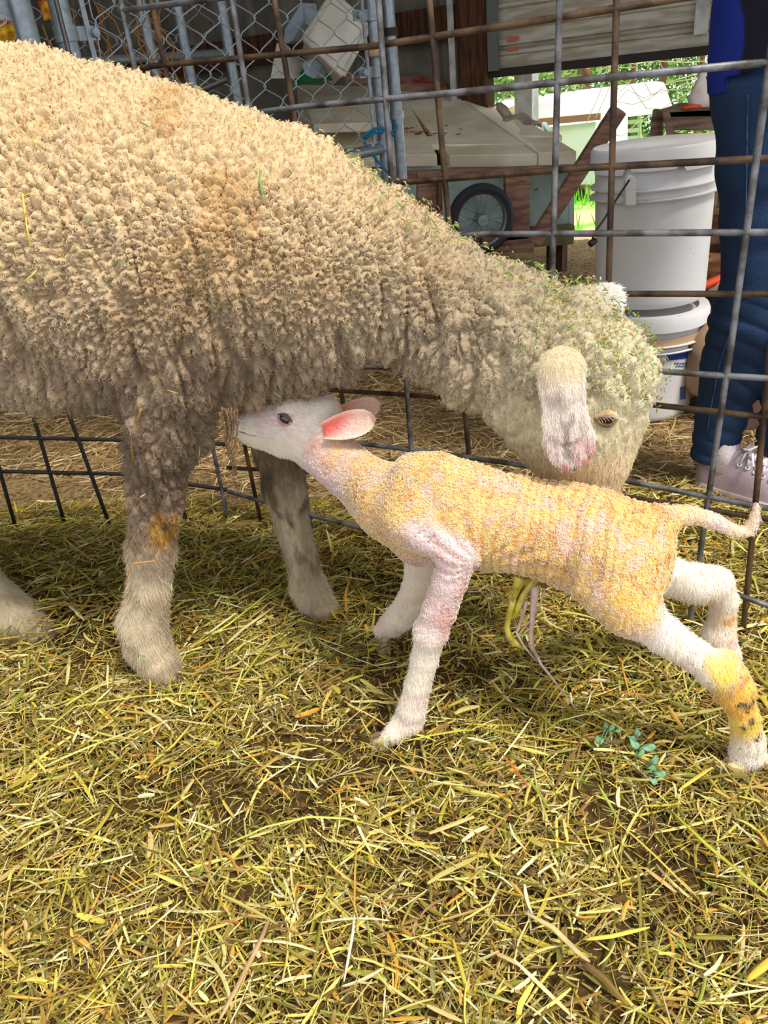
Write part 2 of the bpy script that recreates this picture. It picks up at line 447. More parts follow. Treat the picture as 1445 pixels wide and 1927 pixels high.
# garage door, half open: ribbed sheets
m_door = mat('door_enamel', (200, 194, 180), .5, c2=(172, 158, 136), nscale=7, stretch=(1, 1, 6), bump=.15, bscale=20)
m_iron = mat('dark_iron', (52, 42, 36), .6)
dr = empty('garage_door', wall_pts(1.4, .80, -.06), 'raised ribbed white sectional garage door above the daylight opening', 'garage door')
zs = []; z = .80
mb = MB(); pr_ = []
while z < 2.6:
    pr_ += [(z, 0), (z+.055, 0), (z+.062, -.014), (z+.075, -.014), (z+.082, 0)]; z += .085
    if abs((z-.80) % .51) < .085: pr_ += [(z, .02), (z+.012, .02)]; z += .014
k = len(pr_); V = [wall_pts(.0, a, -.06+b) for a, b in pr_]+[wall_pts(3.0, a, -.06+b) for a, b in pr_]
V += [wall_pts(.0, a, -.03+b) for a, b in pr_]+[wall_pts(3.0, a, -.03+b) for a, b in pr_]
mb.add(V, [(i, k+i, k+i+1, i+1) for i in range(k-1)]+[(2*k+i, 2*k+i+1, 3*k+i+1, 3*k+i) for i in range(k-1)])
mb.build('door_panel', m_door, dr)
mb = MB(); mb.beam(wall_pts(-.02, .79, -.055), wall_pts(3.0, .79, -.055), .05, .035); mb.build('bottom_seal', m_iron, dr)
for s_ in (.93, 2.0):
    mb = MB(); mb.beam(wall_pts(s_, .85, -.09), wall_pts(s_, 2.5, -.09), .05, .025, up=E2); mb.build('stile', m_white_metal, dr)
mb = MB(); mb.beam(wall_pts(.025, .8, -.10), wall_pts(.025, 2.5, -.10), .05, .02, up=E2); mb.build('end_stile', mat('grey_steel', (110, 110, 104), .5), dr)
mb = MB(); mb.beam(wall_pts(.0, 1.12, -.10), wall_pts(3.0, 1.12, -.10), .03, .03); mb.build('strut', m_iron, dr)
for z_ in (.88, .92):
    mb = MB(); mb.beam(wall_pts(.085, z_, -.079), wall_pts(.14, z_, -.079), .004, .018, up=ZUP); mb.build('warning_label', mat('label_red', (200, 110, 80)), dr)

# ================================================================== OUTSIDE
m_bark = mat('pine_bark', (150, 105, 82), .95, c2=(95, 66, 54), nscale=14, stretch=(1, 1, .35), bump=.9, bscale=18)
m_leaf = mat('needles', attr=True, rough=.8)
m_leaf.node_tree.nodes['Principled BSDF'].inputs['Transmission Weight'].default_value = 0
def leaf_cloud(n, ctrs, rad, size, cols, seed):
    r = np.random.default_rng(seed); c = np.array(ctrs)[r.integers(0, len(ctrs), n)]; R = np.array(rad)
    P = c+r.normal(size=(n, 3))*R*.5
    d = r.normal(size=(n, 3)); d /= np.linalg.norm(d, axis=1, keepdims=True); e = np.cross(d, r.normal(size=(n, 3))); e /= np.linalg.norm(e, axis=1, keepdims=True)
    L = size*(.6+.8*r.random((n, 1))); W = L*.3
    V = np.stack([P-d*L, P+e*W, P+d*L, P-e*W], 1).reshape(-1, 3)
    F = np.arange(4*n).reshape(n, 4); cc = lin(np.array(cols, float))[r.integers(0, len(cols), n)]*(.7+.6*r.random((n, 1)))
    return V, F, np.repeat(cc, 4, 0)
def tree(px, Y, wpx, label, grp, seed, crown=True, lean=0):
    b = at(px, 200, Y); b[2] = out_z(b[None])[0]-.05
    top = b+np.array([lean, 0, 7.5]); r0 = wpx/pxm(at(px, 150, Y))/2
    t = empty('pine_tree', b, label, 'tree', grp)
    mb = MB(); pts = [b+(top-b)*s+np.array([.04*math.sin(5*s+seed), 0, 0]) for s in np.linspace(0, 1, 12)]
    mb.tube(pts, [r0*(1.1-.6*s) for s in np.linspace(0, 1, 12)], 12); mb.build('trunk', m_bark, t, True)
    r = np.random.default_rng(seed); C_ = []; mb = MB()
    for i in range(22):
        h = .5+.5*r.random(); a = r.random()*6.28; l = .3+.6*r.random()
        p = b+(top-b)*h; q = p+np.array([math.cos(a)*l, math.sin(a)*l, -.15-.2*r.random()]); C_ += [p*.4+q*.6, q]
        mb.tube([p, (p+q)/2+ZUP*.06, q], [.018, .012, .005], 5)
    mb.tube([b+(top-b)*s for s in np.linspace(.1, 1, 6)], .012, 5)
    mb.build('branches', m_bark, t, True)
    V, F, c = leaf_cloud(5200 if crown else 1500, C_, (.4, .4, .35), .07, [(150, 175, 110), (110, 140, 80), (185, 200, 140), (130, 155, 95)], seed)
    fastmesh('foliage', V, F, c, m_leaf, t, False)
TR = [(1025, 10.5, 26, 'thick reddish pine trunk left of the opening, above the white truck shell'), (1103, 11, 30, 'thick reddish pine trunk seen just right of the tall grey fence wire'),
      (1243, 11.5, 15, 'thin pale brown pine trunk standing above the rounded end of the white trailer roof'), (1190, 14, 9, 'slim dark pine trunk between the thick one and the pale one'),
      (1310, 13.5, 8, 'slim grey trunk behind the white feed sack'), (1066, 15, 7, 'very thin trunk between the two thick reddish trunks'), (985, 13, 9, 'slim leafy tree at the left edge of the opening')]
for i, a in enumerate(TR): tree(a[0], a[1], a[2], a[3], 'trees beyond the barn door', 40+i, True, .1*((i % 3)-1))
# bushes
for i, (px, Y, s) in enumerate([(985, 8.2, .45), (1090, 17, 1.9), (1300, 17.5, 1.9)]):
    c = at(px, 165 if s < 1 else 150, Y); g = out_z(c[None])[0]; C_ = [c+np.array([a, 0, b]) for a in (-s*.5, 0, s*.5) for b in (-s*.4, 0, s*.35)]
    V, F, cc = leaf_cloud(2200 if s < 1 else 6500, C_, (s*.8, .5, s*.7), .045 if s < 1 else .085, [(160, 190, 105), (124, 156, 80), (186, 206, 140), (100, 128, 66)], 90+i)
    zt = c[2]; e = empty('bush', (c[0], c[1], g), ['pale green bush at the left edge of the barn opening', 'broad green thicket behind the thick pine trunk', 'green thicket behind the pale pine trunk', 'green thicket beside the person\'s hip, beyond the yard', 'green thicket behind the left pine trunks'][i], 'bush', 'bushes beyond the barn door')
    fastmesh('foliage', V, F, cc, m_leaf, e, False)
    mb = MB()
    for a in (-.3, 0, .3): mb.tube([np.array([c[0]+a*s*.3, c[1], g]), np.array([c[0]+a*s, c[1], c[2]])], [.03, .012], 6)
    mb.build('stems', m_bark, e)
# grass tufts outside
n = 9000; r = np.random.default_rng(5); Pg = np.stack([r.uniform(.6, 5.5, n), r.uniform(3.6, 9.5, n), np.zeros(n)], 1)
d_ = (Pg-DB) @ E2; keep = (d_ > .3) & (vnoise(Pg, 3, 9, 3)+.25*sstep(1.0, 2.4, d_)-.12 > .47); Pg = Pg[keep]; n = len(Pg); Pg[:, 2] = out_z(Pg)-.01
hd = r.normal(size=(n, 3))*.3+ZUP; L = r.uniform(.05, .13, (n, 1)); e_ = np.cross(hd, r.normal(size=(n, 3))); e_ /= np.linalg.norm(e_, axis=1, keepdims=True)
V = np.stack([Pg-e_*.006, Pg+e_*.006, Pg+hd*L+e_*.001, Pg+hd*L-e_*.001], 1).reshape(-1, 3)
tag(fastmesh('grass', V, np.arange(4*n).reshape(n, 4), np.repeat(lin((125, 195, 60))*(.7+.6*r.random((n, 1))), 4, 0), m_leaf, None, False), 'bright green grass growing in the yard outside the barn', 'grass', kind='stuff')
# white livestock trailer beyond
m_white = mat('white_paint', (236, 238, 236), .35, c2=(222, 224, 222), nscale=3)
m_cream = mat('cream_paint', (232, 226, 190), .5)
YT = 7.4
tl = empty('livestock_trailer', (*at(1150, 260, YT)[:2], out_z(at(1150, 260, YT)[None])[0]), 'white livestock trailer with rounded roof and slatted sides parked outside', 'trailer')
pa, pb = at(930, 221, YT), at(1272, 182, YT-.25); dirT = nrm(pb-pa); depth = np.array([.35, 1.2, 0])
mb = MB(); prof = []
hroof = (at(1150, 178, YT)-at(1150, 238, YT))[2]
L_ = np.linalg.norm(pb-pa); N_ = 22; V = []; 
for i in range(N_+1):
    s = i/N_; sh = math.sqrt(max(0, 1-((max(0, s-.93))/.07)**2)) if s > .93 else 1
    sh = max(sh, .05)
    for j in range(13):
        a = math.pi*j/12; c = pa+dirT*L_*s*1.0+depth*(.5-.5*math.cos(a))
        V.append(c+ZUP*hroof*(-.45+ (.92*math.sin(a)**.6)*sh))
F = [(i*13+j, (i+1)*13+j, (i+1)*13+j+1, i*13+j+1) for i in range(N_) for j in range(12)]
F += [tuple(range(13)), tuple(N_*13+j for j in range(12, -1, -1))]+[(i*13, i*13+12, (i+1)*13+12, (i+1)*13) for i in range(N_)]
mb.add(V, F); mb.build('roof', m_white, tl, 50)
g0 = out_z(pa[None])[0]
def trl(name, x0, y0, x1, y1, wd, m_, d=.04):
    a, b = at(x0, y0, YT-.02), at(x1, y1, YT-.02); m2 = MB(); m2.beam(a, b, d, wd/pxm(a), up=ZUP if abs(x1-x0) > abs(y1-y0) else E1); return m2.build(name, m_, tl)
for x in (1045, 1108, 1170, 1203): trl('side_post', x, 230-(x-1045)*.1, x, 330, 6, m_cream)
trl('top_rail', 990, 236, 1210, 212, 6, m_cream)
for k_, y in enumerate((246, 262, 276)): trl('slat', 985, y+3, 1203, y-18, 7, m_white)
mb = MB(); mb.prism([at(980, 282, YT), at(1206, 258, YT), at(1206, 345, YT), at(980, 350, YT)], .08, -E2); mb.build('side_panel', m_white, tl)
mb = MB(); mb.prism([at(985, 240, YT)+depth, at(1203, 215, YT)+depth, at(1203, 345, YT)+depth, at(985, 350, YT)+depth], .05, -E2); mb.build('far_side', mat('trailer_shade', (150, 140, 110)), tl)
mb = MB(); mb.prism([at(1206, 215, YT), at(1206, 345, YT), at(1206, 345, YT)+depth, at(1206, 215, YT)+depth], .04); mb.build('end_panel', mat('tan_panel', (170, 150, 120)), tl)
mb = MB(); q = at(1060, 352, YT)+depth*.15; q[2] = g0+.27; mb.lathe(q, [(.01, -.09), (.18, -.09), (.26, -.09), (.27, -.05), (.27, .05), (.26, .09), (.01, .09)], 32, nrm(depth)); mb.build('wheel', m_iron, tl, 40)
# truck shell with beige window left of it
ts = empty('truck_shell', (*at(975, 215, 6.6)[:2], out_z(at(975, 215, 6.6)[None])[0]), 'white pickup bed and shell with a beige rear window, left of the trailer', 'truck')
mb = MB(); a = at(985, 214, 6.6); 
mb.prism([at(950, 205, 6.6), at(968, 199, 6.6), at(976, 205, 6.6), at(980, 222, 6.6), at(952, 222, 6.6)], .03, -E2); mb.build('rear_window', mat('beige_glass', (190, 180, 130), .3), ts)
mb = MB(); mb.prism([at(945, 204, 6.64), at(990, 196, 6.64), at(1040, 192, 6.64), at(1040, 232, 6.64), at(1000, 232, 6.64), at(945, 230, 6.64)], .7, -E2); mb.build('shell', m_white, ts)
mb = MB(); mb.prism([at(940, 250, 6.5), at(1120, 230, 6.3), at(1120, 345, 6.3), at(940, 352, 6.5)], .9, -E2); mb.build('truck_bed', m_white, ts)
mb = MB(); a = at(988, 222, 6.58); mb.box(a, (.018, .01, .022)); mb.build('tail_light', mat('red_lens', (205, 60, 40), .3), ts)
mb = MB(); mb.beam(at(985, 232, 6.45), at(1130, 219, 6.3), .05, .045); mb.build('brown_rail', mat('rail_dirt', (150, 110, 88)), ts)
mb = MB(); a = at(1010, 350, 6.5); a[2] = out_z(a[None])[0]+.3; mb.lathe(a+E2*.1, [(.01, -.1), (.2, -.1), (.3, -.08), (.3, .08), (.2, .1), (.01, .1)], 32, E2); mb.build('wheel', m_iron, ts, 40)

# ================================================================== KENNEL FENCES
m_galv = mat('galvanised_steel', (164, 172, 180), .42, c2=(144, 152, 160), nscale=60, metal=.55, bump=.15, bscale=90)
m_mesh = mat('chain_wire', (170, 176, 182), .4, metal=.5)
def chainlink(B, D, u0, u1, z0, z1, wd, hh, r, N, name, parent, m_):
    mb = MB(); k = 0; u = u0
    while u < u1:
        pts = []; z = z0; j = 0
        while z <= z1:
            sgn = 1 if (j+k) % 2 else -1
            uu = u+sgn*wd/2*1.02; side = .6*r*(1 if (j+k) % 2 else -1)*2
            jit = .003*math.sin(k*3.1+j*1.7)
            if u0-.01 <= uu <= u1+.01:
                pts.append(B+D*(uu-sgn*.006+jit)+ZUP*(z-.008)+N*side); pts.append(B+D*(uu+jit)+ZUP*z); pts.append(B+D*(uu-sgn*.006+jit)+ZUP*(z+.008)-N*side)
            z += hh/2; j += 1
        if len(pts) > 3: mb.tube(pts, r, 5, caps=False)
        u += wd; k += 1
    return mb.build(name, m_, parent, True)
KB = at(123, 60, 2.0); KE = at(705, 60, 2.72); KD = nrm((KE-KB)*np.array([1, 1, 0])); KL = np.linalg.norm((KE-KB)[:2]); KN = np.cross(KD, ZUP); KB0 = KB*np.array([1, 1, 0])
KZ = np.array([.03, 0, 1.])
kf = empty('kennel_panel', KB0+KD*KL/2, 'galvanised chain-link kennel panel behind the ewe\'s back, running to the twin posts', 'fence panel', 'chain-link panels')
def post(u, r, name='post', off=0, z1=1.9, par=None, B=None, m_=None):
    mb = MB(); b = (KB0 if B is None else B)+KD*u+KN*off; mb.tube([b, b+ZUP*z1], r, 20); mb.lathe(b, [(r*.99, z1), (r*.8, z1+.01), (0.001, z1+.015)], 20); return mb.build(name, m_ or m_galv, par or kf, 40)
post(0, .021); post(KL, .019)
def clamp(u, z, s, par, B=None):
    b = (KB0 if B is None else B)+KD*u+ZUP*z; mb = MB()
    mb.lathe(b, [(.0225, -.015), (.0255, -.015), (.0255, .015), (.0225, .015)], 20)
    mb.box(b+KD*s*.05-KN*.004, (.032, .003, .014), np.array([KD, KN, ZUP]).T); mb.lathe(b+KD*s*.068-KN*.012*0, [(.0001, -.012), (.009, -.012), (.009, .012), (.0001, .012)], 12, KN)
    mb.build('clamp', m_galv, par, 30)
zc = onpl(123, 64, KB0, KN)[2]
clamp(0, zc, 1, kf)
for py in (28, 135, 275): clamp(KL, onpl(705, py, KB0, KN)[2], -1, kf)
for u in (.055, KL-.045):
    mb = MB(); b = KB0+KD*u; mb.beam(b+ZUP*.12, b+ZUP*1.85, .012, .004, up=KN); mb.build('tension_bar', m_galv, kf)
zr = onpl(690, 285, KB0, KN)[2]
mb = MB(); mb.tube([KB0+ZUP*zr, KB0+KD*KL+ZUP*zr], .017, 14); mb.build('bottom_rail', m_galv, kf, True)
mb = MB(); mb.tube([KB0+ZUP*1.88, KB0+KD*KL+ZUP*1.88], .017, 14); mb.build('top_rail', m_galv, kf, True)
chainlink(KB0, KD, .05, KL-.03, zr+.01, 1.85, .058, .078, .0018, KN, 'chain_mesh', kf, m_mesh)
# panel left of it
kf2 = empty('kennel_panel', KB0-KD*.5, 'galvanised chain-link kennel panel cut off by the top left corner of the photo', 'fence panel', 'chain-link panels')
post(-.085, .021, par=kf2); post(-1.1, .019, par=kf2)
chainlink(KB0, KD, -1.08, -.11, .25, 1.85, .058, .078, .0018, KN, 'chain_mesh', kf2, m_mesh)
# second row behind
KB2 = KB0+KN*-.62 if (KN @ np.array([0, 1, 0])) < 0 else KB0+KN*.62
BK = 1 if (KN @ np.array([0, 1, 0])) > 0 else -1
KB2 = KB0+KN*BK*.75-KD*.3
kf3 = empty('kennel_panel', KB2+KD*.8, 'second chain-link panel standing deeper in the dark behind the first', 'fence panel', 'chain-link panels')
for u, r_ in ((.0, .02), (.55, .024), (1.02, .018), (1.16, .018), (1.35, .019)): post(u, r_, par=kf3, B=KB2)
chainlink(KB2, KD, 0.0, 1.33, .3, 1.85, .058, .078, .0016, KN, 'chain_mesh', kf3, m_mesh)
mb = MB(); mb.tube([KB2+ZUP*.95, KB2+KD*1.35+ZUP*.95], .014, 12); mb.build('middle_rail', m_galv, kf3, True)
# gate post to the right of the panel
gp = MB(); b = at(737, 100, 2.76)*np.array([1, 1, 0]); gp.tube([b, b+ZUP*1.9], .019, 20)
gpo = empty('gate_post', b, 'right-hand galvanised steel pole of the twin posts beside the white tub', 'post')
gp.build('pole', m_galv, gpo, 40)
for py in (60, 218): mb = MB(); mb.lathe(np.array([b[0], b[1], at(737, py, 2.76)[2]]), [(.020, -.011), (.0235, -.011), (.0235, .011), (.020, .011)], 20); mb.box(np.array([b[0]-.03, b[1], at(737, py, 2.76)[2]]), (.016, .003, .01)); mb.build('hinge_band', m_galv if py > 100 else m_iron, gpo, 30)
# blue twine round the posts
m_blue = mat('blue_twine', (40, 130, 175), .8, bump=.8, bscale=500)
P = lambda x, y, Y=2.68: at(x, y, Y)
mb = MB(); mb.tube([P(683, 262), P(690, 252), P(703, 243), P(718, 240), P(727, 245), P(731, 252)], .0045, 8); mb.tube([P(686, 262), P(694, 256), P(706, 249), P(722, 247)], .004, 8)
mb.tube([P(690, 270), P(697, 286), P(712, 305), P(724, 318), P(730, 326)], .004, 8); mb.tube([P(684, 262), P(688, 272), P(696, 285)], .004, 8)
mb.tube([P(741, 230, 2.73), P(746, 236, 2.72), P(741, 244, 2.73), P(735, 250, 2.72), P(744, 255, 2.72)], .0045, 8)
tag(mb.build('twine', m_blue, None, True), 'blue twine knotted around the galvanised posts', 'twine')
mb = MB(); mb.tube([P(739, 258, 2.72), P(741, 275, 2.70), P(743, 300, 2.70), P(745, 335, 2.70)], .0025, 6); tag(mb.build('cord', mat('tan_cord', (205, 165, 130), .8), None, True), 'tan cord hanging down the right-hand pole below the blue twine', 'cord')
mb = MB(); q = P(708, 99, 2.70); mb.lathe(q, [(.0205, -.01), (.0235, -.008), (.024, 0), (.0235, .008), (.0205, .01)], 20); tag(mb.build('tape_wrap', mat('tan_tape', (190, 160, 125), .8), None, True), 'tan tape wrapped round the left-hand pole of the twin posts', 'tape')
# ragged dry vines and rubbish in the dark kennel
m_vine = mat('dry_vine', (160, 110, 60), .9)
r = np.random.default_rng(12); mb = MB()
for i in range(16):
    x, y = r.uniform(60, 330), r.uniform(-40, 70); q = at(x, y, r.uniform(2.35, 2.6)); pts = [q]
    for k_ in range(6): q = q+np.array([r.normal()*.02, r.normal()*.01, -.035]); pts.append(q)
    mb.tube(pts, .0022, 5)
tag(mb.build('dry_vines', m_vine, None, True), 'dry orange-brown vines caught in the chain-link behind the ewe', 'vine', kind='stuff')
for (x, y, Y, s, c, lb) in [(8, 62, 2.5, .028, (235, 190, 30), 'yellow rag hanging behind the mesh at the left edge'), (92, 18, 2.5, .022, (225, 165, 40), 'orange-yellow rag behind the mesh left of the wide galvanised post')]:
    mb = MB(); c0 = at(x, y, Y); V = []; n_ = 7
    for i in range(n_):
        for j in range(n_): V.append(c0+np.array([(i-3)*s/3, .008*math.sin(i*1.9+j), (j-3)*s/3*(1+.15*math.sin(i*2.))]))
    mb.add(V, [(i*n_+j, (i+1)*n_+j, (i+1)*n_+j+1, i*n_+j+1) for i in range(n_-1) for j in range(n_-1)]); o = mb.build('rag', mat('rag', c, .8, c2=(150, 60, 30), nscale=40), None, True)
    so_ = o.modifiers.new('s', 'SOLIDIFY'); so_.thickness = .003; tag(o, lb, 'rag')

# ================================================================== COOP (low wooden hutch with plank roof)
m_gwood = mat('weathered_plank', (246, 236, 212), .85, c2=(226, 210, 180), nscale=5, stretch=(1, 1, 1), bump=.3, bscale=60, spots=((140, 114, 86), 45, .76))
m_edge = mat('mossy_edge', (168, 166, 136), .9, c2=(112, 112, 84), nscale=40, stretch=(1, 1, 1), bump=.5)
m_bwood = mat('brown_board', (170, 130, 108), .85, c2=(128, 95, 80), nscale=10, stretch=(1, 1, 6), bump=.4, bscale=50)
m_mint = mat('mint_paint', (196, 216, 208), .6, c2=(170, 190, 180), nscale=8, spots=((150, 140, 118), 25, .70))
cp = empty('wooden_hutch', (*at(900, 400, 3.6)[:2], 0), 'low mint-painted wooden hutch on a wheel with a weathered plank roof', 'hutch')
def YF(x): return 3.62-(x-600)*.35/485    # front edge distance
def YBk(x): return 4.45-(x-640)*.15/300
def plank(x0f, yf0, x1f, yf1, x0b, yb0, x1b, yb1, name='roof_plank', m_=m_gwood, th=.035, lift=0, Yf=None, Yb=None):
    a, b = at(x0f, yf0, (Yf or YF(x0f))), at(x1f, yf1, (Yf or YF(x1f))); c, d = at(x1b, yb1, (Yb or YBk(x1b))), at(x0b, yb0, (Yb or YBk(x0b)))
    mb = MB(); mb.prism(np.array([a, b, c, d])+ZUP*lift, th); return mb.build(name, m_, cp, bevel=.004)
plank(560, 295, 822, 290, 560, 165, 752, 163, th=.05)
plank(845, 292, 1011, 290, 744, 166, 844, 170, th=.05)
plank(1013, 288, 1085, 284, 848, 172, 940, 196, th=.05)
plank(590, 240, 745, 235, 560, 165, 742, 165, lift=.012)
# front boards under the roof edge and battens lying on the roof
def lay(pts, th, m_, name, lb=None, par=cp):
    mb = MB(); mb.prism([at(*p) for p in pts], th, ZUP); o = mb.build(name, m_, par, bevel=.002)
    if lb: o['label'] = lb
    return o
lay([(802, 272, 3.58), (1000, 270, 3.45), (990, 257, 3.56), (785, 256, 3.68)], .022, m_gwood, 'batten')
lay([(980, 254, 3.60), (1058, 256, 3.5), (1050, 248, 3.6), (960, 246, 3.72)], .02, m_gwood, 'batten')
lay([(835, 183, 4.3), (928, 195, 4.1), (912, 178, 4.25), (832, 172, 4.4)], .018, m_bwood, 'batten')
mb = MB(); mb.prism([at(650, 170, 4.4), at(842, 172, 4.3), at(838, 152, 4.35), at(800, 143, 4.4), at(650, 140, 4.45)], .05, -E2); mb.build('ridge_board', m_bwood, cp)
# box body
def face(pts, th, m_, name): mb = MB(); mb.prism([at(*p) for p in pts], th, -nrm(np.cross(at(*pts[1])-at(*pts[0]), at(*pts[2])-at(*pts[0])))*1.0); return mb.build(name, m_, cp)
face([(560, 322, 3.70), (1080, 302, 3.33), (1080, 316, 3.33), (560, 338, 3.70)], .02, m_mint, 'fascia')
face([(560, 335, 3.72), (1080, 312, 3.38), (1080, 432, 3.38), (560, 500, 3.72)], .02, m_mint, 'front_panel')
mb = MB(); mb.prism([at(1080, 312, 3.38), at(1080, 432, 3.38), at(1080, 432, 3.38)+np.array([.1, .9, 0]), at(1080, 312, 3.38)+np.array([.1, .9, .12])], .02); mb.build('side_panel', m_mint, cp)
def fb(x0, y0, x1, y1, Y, wpx, th, m_, name, up=None):
    a, b = at(x0, y0, Y), at(x1, y1, Y); mb = MB(); mb.beam(a, b, wpx/pxm(a), th, up=(0, -1, 0)); return mb.build(name, m_, cp, bevel=.003)
fb(745, 329, 1075, 317, 3.30, 13, .05, m_bwood, 'top_rail')
fb(805, 322, 805, 440, 3.22, 42, .05, m_bwood, 'post_board'); fb(972, 330, 972, 450, 3.22, 46, .05, m_bwood, 'post_board')
fb(826, 335, 826, 430, 3.19, 9, .08, mat('red_bark_edge', (120, 72, 50), .9, c2=(80, 50, 40), nscale=30), 'bark_strip')
fb(905, 455, 1003, 456, 3.22, 34, .05, m_bwood, 'sill'); fb(980, 447, 1077, 440, 3.36, 34, .06, mat('mossy_beam', (104, 92, 66), .9, c2=(128, 128, 78), nscale=14), 'skirt_beam')
for x in (1048, 905, 660):
    a = at(x, 450, 3.42); mb = MB(); mb.beam(a*np.array([1, 1, 0]), a, .07, .07, up=E1); mb.build('leg', m_wood_d, cp)
fb(560, 470, 905, 455, 3.3, 34, .05, m_bwood, 'sill')
# wheel
wc = at(905, 413, 3.14); wr = 62/pxm(wc)
whl = MB(); K = 64; pts = [wc+np.array([math.cos(a)*wr, 0, math.sin(a)*wr]) for a in np.linspace(0, 2*math.pi, K, endpoint=False)]
ax = nrm(np.array([-.12, 1, 0]))
whl.lathe(wc, [(wr*.78, -.022), (wr*.89, -.03), (wr, -.018), (wr*1.03, 0), (wr, .018), (wr*.89, .03), (wr*.78, .022), (wr*.78, -.022)], 64, ax)
wo_ = whl.build('wheel', mat('tyre_rubber', (52, 54, 60), .7, bump=.3, bscale=80), cp, 50)
mb = MB(); mb.lathe(wc, [(wr*.72, -.012), (wr*.80, -.018), (wr*.80, .018), (wr*.72, .012), (wr*.72, -.012)], 64, ax)
o = mb.build('rim', mat('wheel_rim', (120, 118, 118), .4, metal=.6), wo_, 50)
o.matrix_parent_inverse = Matrix.Identity(4); o.parent = wo_; 
wa = nrm(np.cross(ax, ZUP))
for k_ in range(20):
    a = 2*math.pi*k_/20; a2 = a+(.55 if k_ % 2 else -.55); mb = MB()
    mb.tube([wc+(wa*math.cos(a2)+ZUP*math.sin(a2))*.02+ax*(.018 if k_ % 4 < 2 else -.018), wc+(wa*math.cos(a)+ZUP*math.sin(a))*wr*.74], .0016, 6); mb.build('spoke', m_galv, wo_, True)
mb = MB(); mb.lathe(wc, [(.001, -.03), (.02, -.03), (.022, 0), (.02, .03), (.001, .03)], 20, ax); mb.build('hub', m_galv, wo_, 40)
# diagonal brace plank leaning
a, b = at(1005, 455, 3.05), at(1165, 205, 2.95); mb = MB(); mb.beam(a, b, 26/pxm(a), .04, up=(0, -1, 0)); tag(mb.build('brace_plank', m_bwood, None, bevel=.003), 'long brown plank leaning diagonally against the right end of the hutch', 'plank')
# cloth on roof
mb = MB(); V = []; nx_, ny_ = 16, 8
for i in range(nx_):
    for j in range(ny_):
        s, q = i/(nx_-1), j/(ny_-1); p = at(930+78*s+10*q+4*math.sin(6*q), 209+32*s+(18-8*s)*q-4*math.sin(s*9+q*2), 3.86-.28*s-.1*q); V.append(p+ZUP*(.02+.012*math.sin(s*12+q*3)))
mb.add(V, [(i*ny_+j, (i+1)*ny_+j, (i+1)*ny_+j+1, i*ny_+j+1) for i in range(nx_-1) for j in range(ny_-1)])
o = mb.build('work_glove', mat('tan_cloth', (205, 185, 168), .85, c2=(170, 148, 132), nscale=14), None, True); s_ = o.modifiers.new('s', 'SOLIDIFY'); s_.thickness = .012
tag(o, 'crumpled tan cloth lying on the right slope of the hutch roof', 'cloth')
# red-handled tool at ridge
mb = MB(); q = at(790, 151, 4.38)
for k_, (x, y) in enumerate([(782, 152), (790, 155), (796, 150), (803, 155)]):
    q = at(x, y, 4.36); mb.tube([q+np.array([.014*math.cos(a), 0, .008*math.sin(a)]) for a in np.linspace(0, 6.28, 12, endpoint=False)], .004, 6, closed=True)
tag(mb.build('snips', mat('red_plastic', (200, 50, 50), .4), None, True), 'red-handled snips lying on the ridge of the hutch', 'tool')
# plywood sheet against wall
mb = MB(); mb.prism([at(826, 111, 4.62), at(901, 90, 4.50), at(897, 165, 4.45), at(826, 165, 4.55)], .02, -E2); tag(mb.build('plywood_sheet', mat('plywood_brown', (135, 88, 52), .8, c2=(105, 66, 38), nscale=6, stretch=(1, 1, 4)), None), 'brown plywood sheet leaning against the steel wall behind the hutch', 'board')
# loose dry debris on roof
r = np.random.default_rng(3); mb = MB()
for i in range(110):
    t_ = r.random(); x = 752+(790-752)*t_+r.normal()*14+(70*r.random() if r.random() < .5 else 0); y = 232+26*t_+r.normal()*5
    q = at(x, y, 3.95-.28*t_); d = np.array([r.normal(), r.normal(), .1*r.normal()])*.03; mb.tube([q, q+d], .0018, 4)
tag(mb.build('pine_straw', mat('pine_straw', (130, 78, 48), .9), None), 'dry brown pine needles caught in the seam of the hutch roof', 'debris', kind='stuff')

# white tub and grey tub on top of hutch
m_tubw = mat('white_plastic', (236, 230, 220), .5, c2=(215, 205, 190), nscale=8)
m_tubg = mat('pale_blue_plastic', (178, 192, 204), .45, c2=(150, 165, 180), nscale=6)
tb = empty('square_tub', at(640, 130, 3.9), 'white square plastic tub tipped on its corner behind the chain-link', 'tub')
Q = [at(626, -12, 3.75), at(695, 50, 3.75), at(645, 142, 3.7), at(572, 72, 3.7)]
ctr = sum(Q)/4; nb = nrm(np.cross(Q[1]-Q[0], Q[3]-Q[0])); nb = nb if nb[1] > 0 else -nb
mb = MB()
inner = [ctr+(q-ctr)*.86+nb*.30 for q in Q]
for i in range(4): mb.prism([Q[i], Q[(i+1) % 4], inner[(i+1) % 4], inner[i]], .012)
mb.build('tub_wall', m_tubw, tb, bevel=.004)
mb = MB(); mb.prism([ctr+(q-ctr)*.97+nb*.012 for q in Q], .012, nb); mb.build('tub_base', m_tubw, tb, bevel=.004)
mb = MB()
for i in range(4): mb.tube([Q[i], Q[(i+1) % 4]], .012, 8)
mb.build('tub_rim', m_tubw, tb, True)
tb2 = empty('square_tub', at(560, 120, 4.0), 'pale blue plastic tub leaning behind the white one', 'tub')
Q = [at(566, 4, 4.0), at(598, 36, 4.0), at(563, 90, 3.95), at(536, 88, 3.95)]; Qb = [at(556, 8, 3.95), at(590, 60, 4.0), at(585, 100, 3.95), at(538, 108, 3.9)]
mb = MB(); mb.prism([at(566, 4, 3.98), at(598, 28, 3.98), at(582, 50, 3.95), at(562, 38, 3.95)], .05, -E2); mb.build('tub_corner', m_tubg, tb2, bevel=.006)
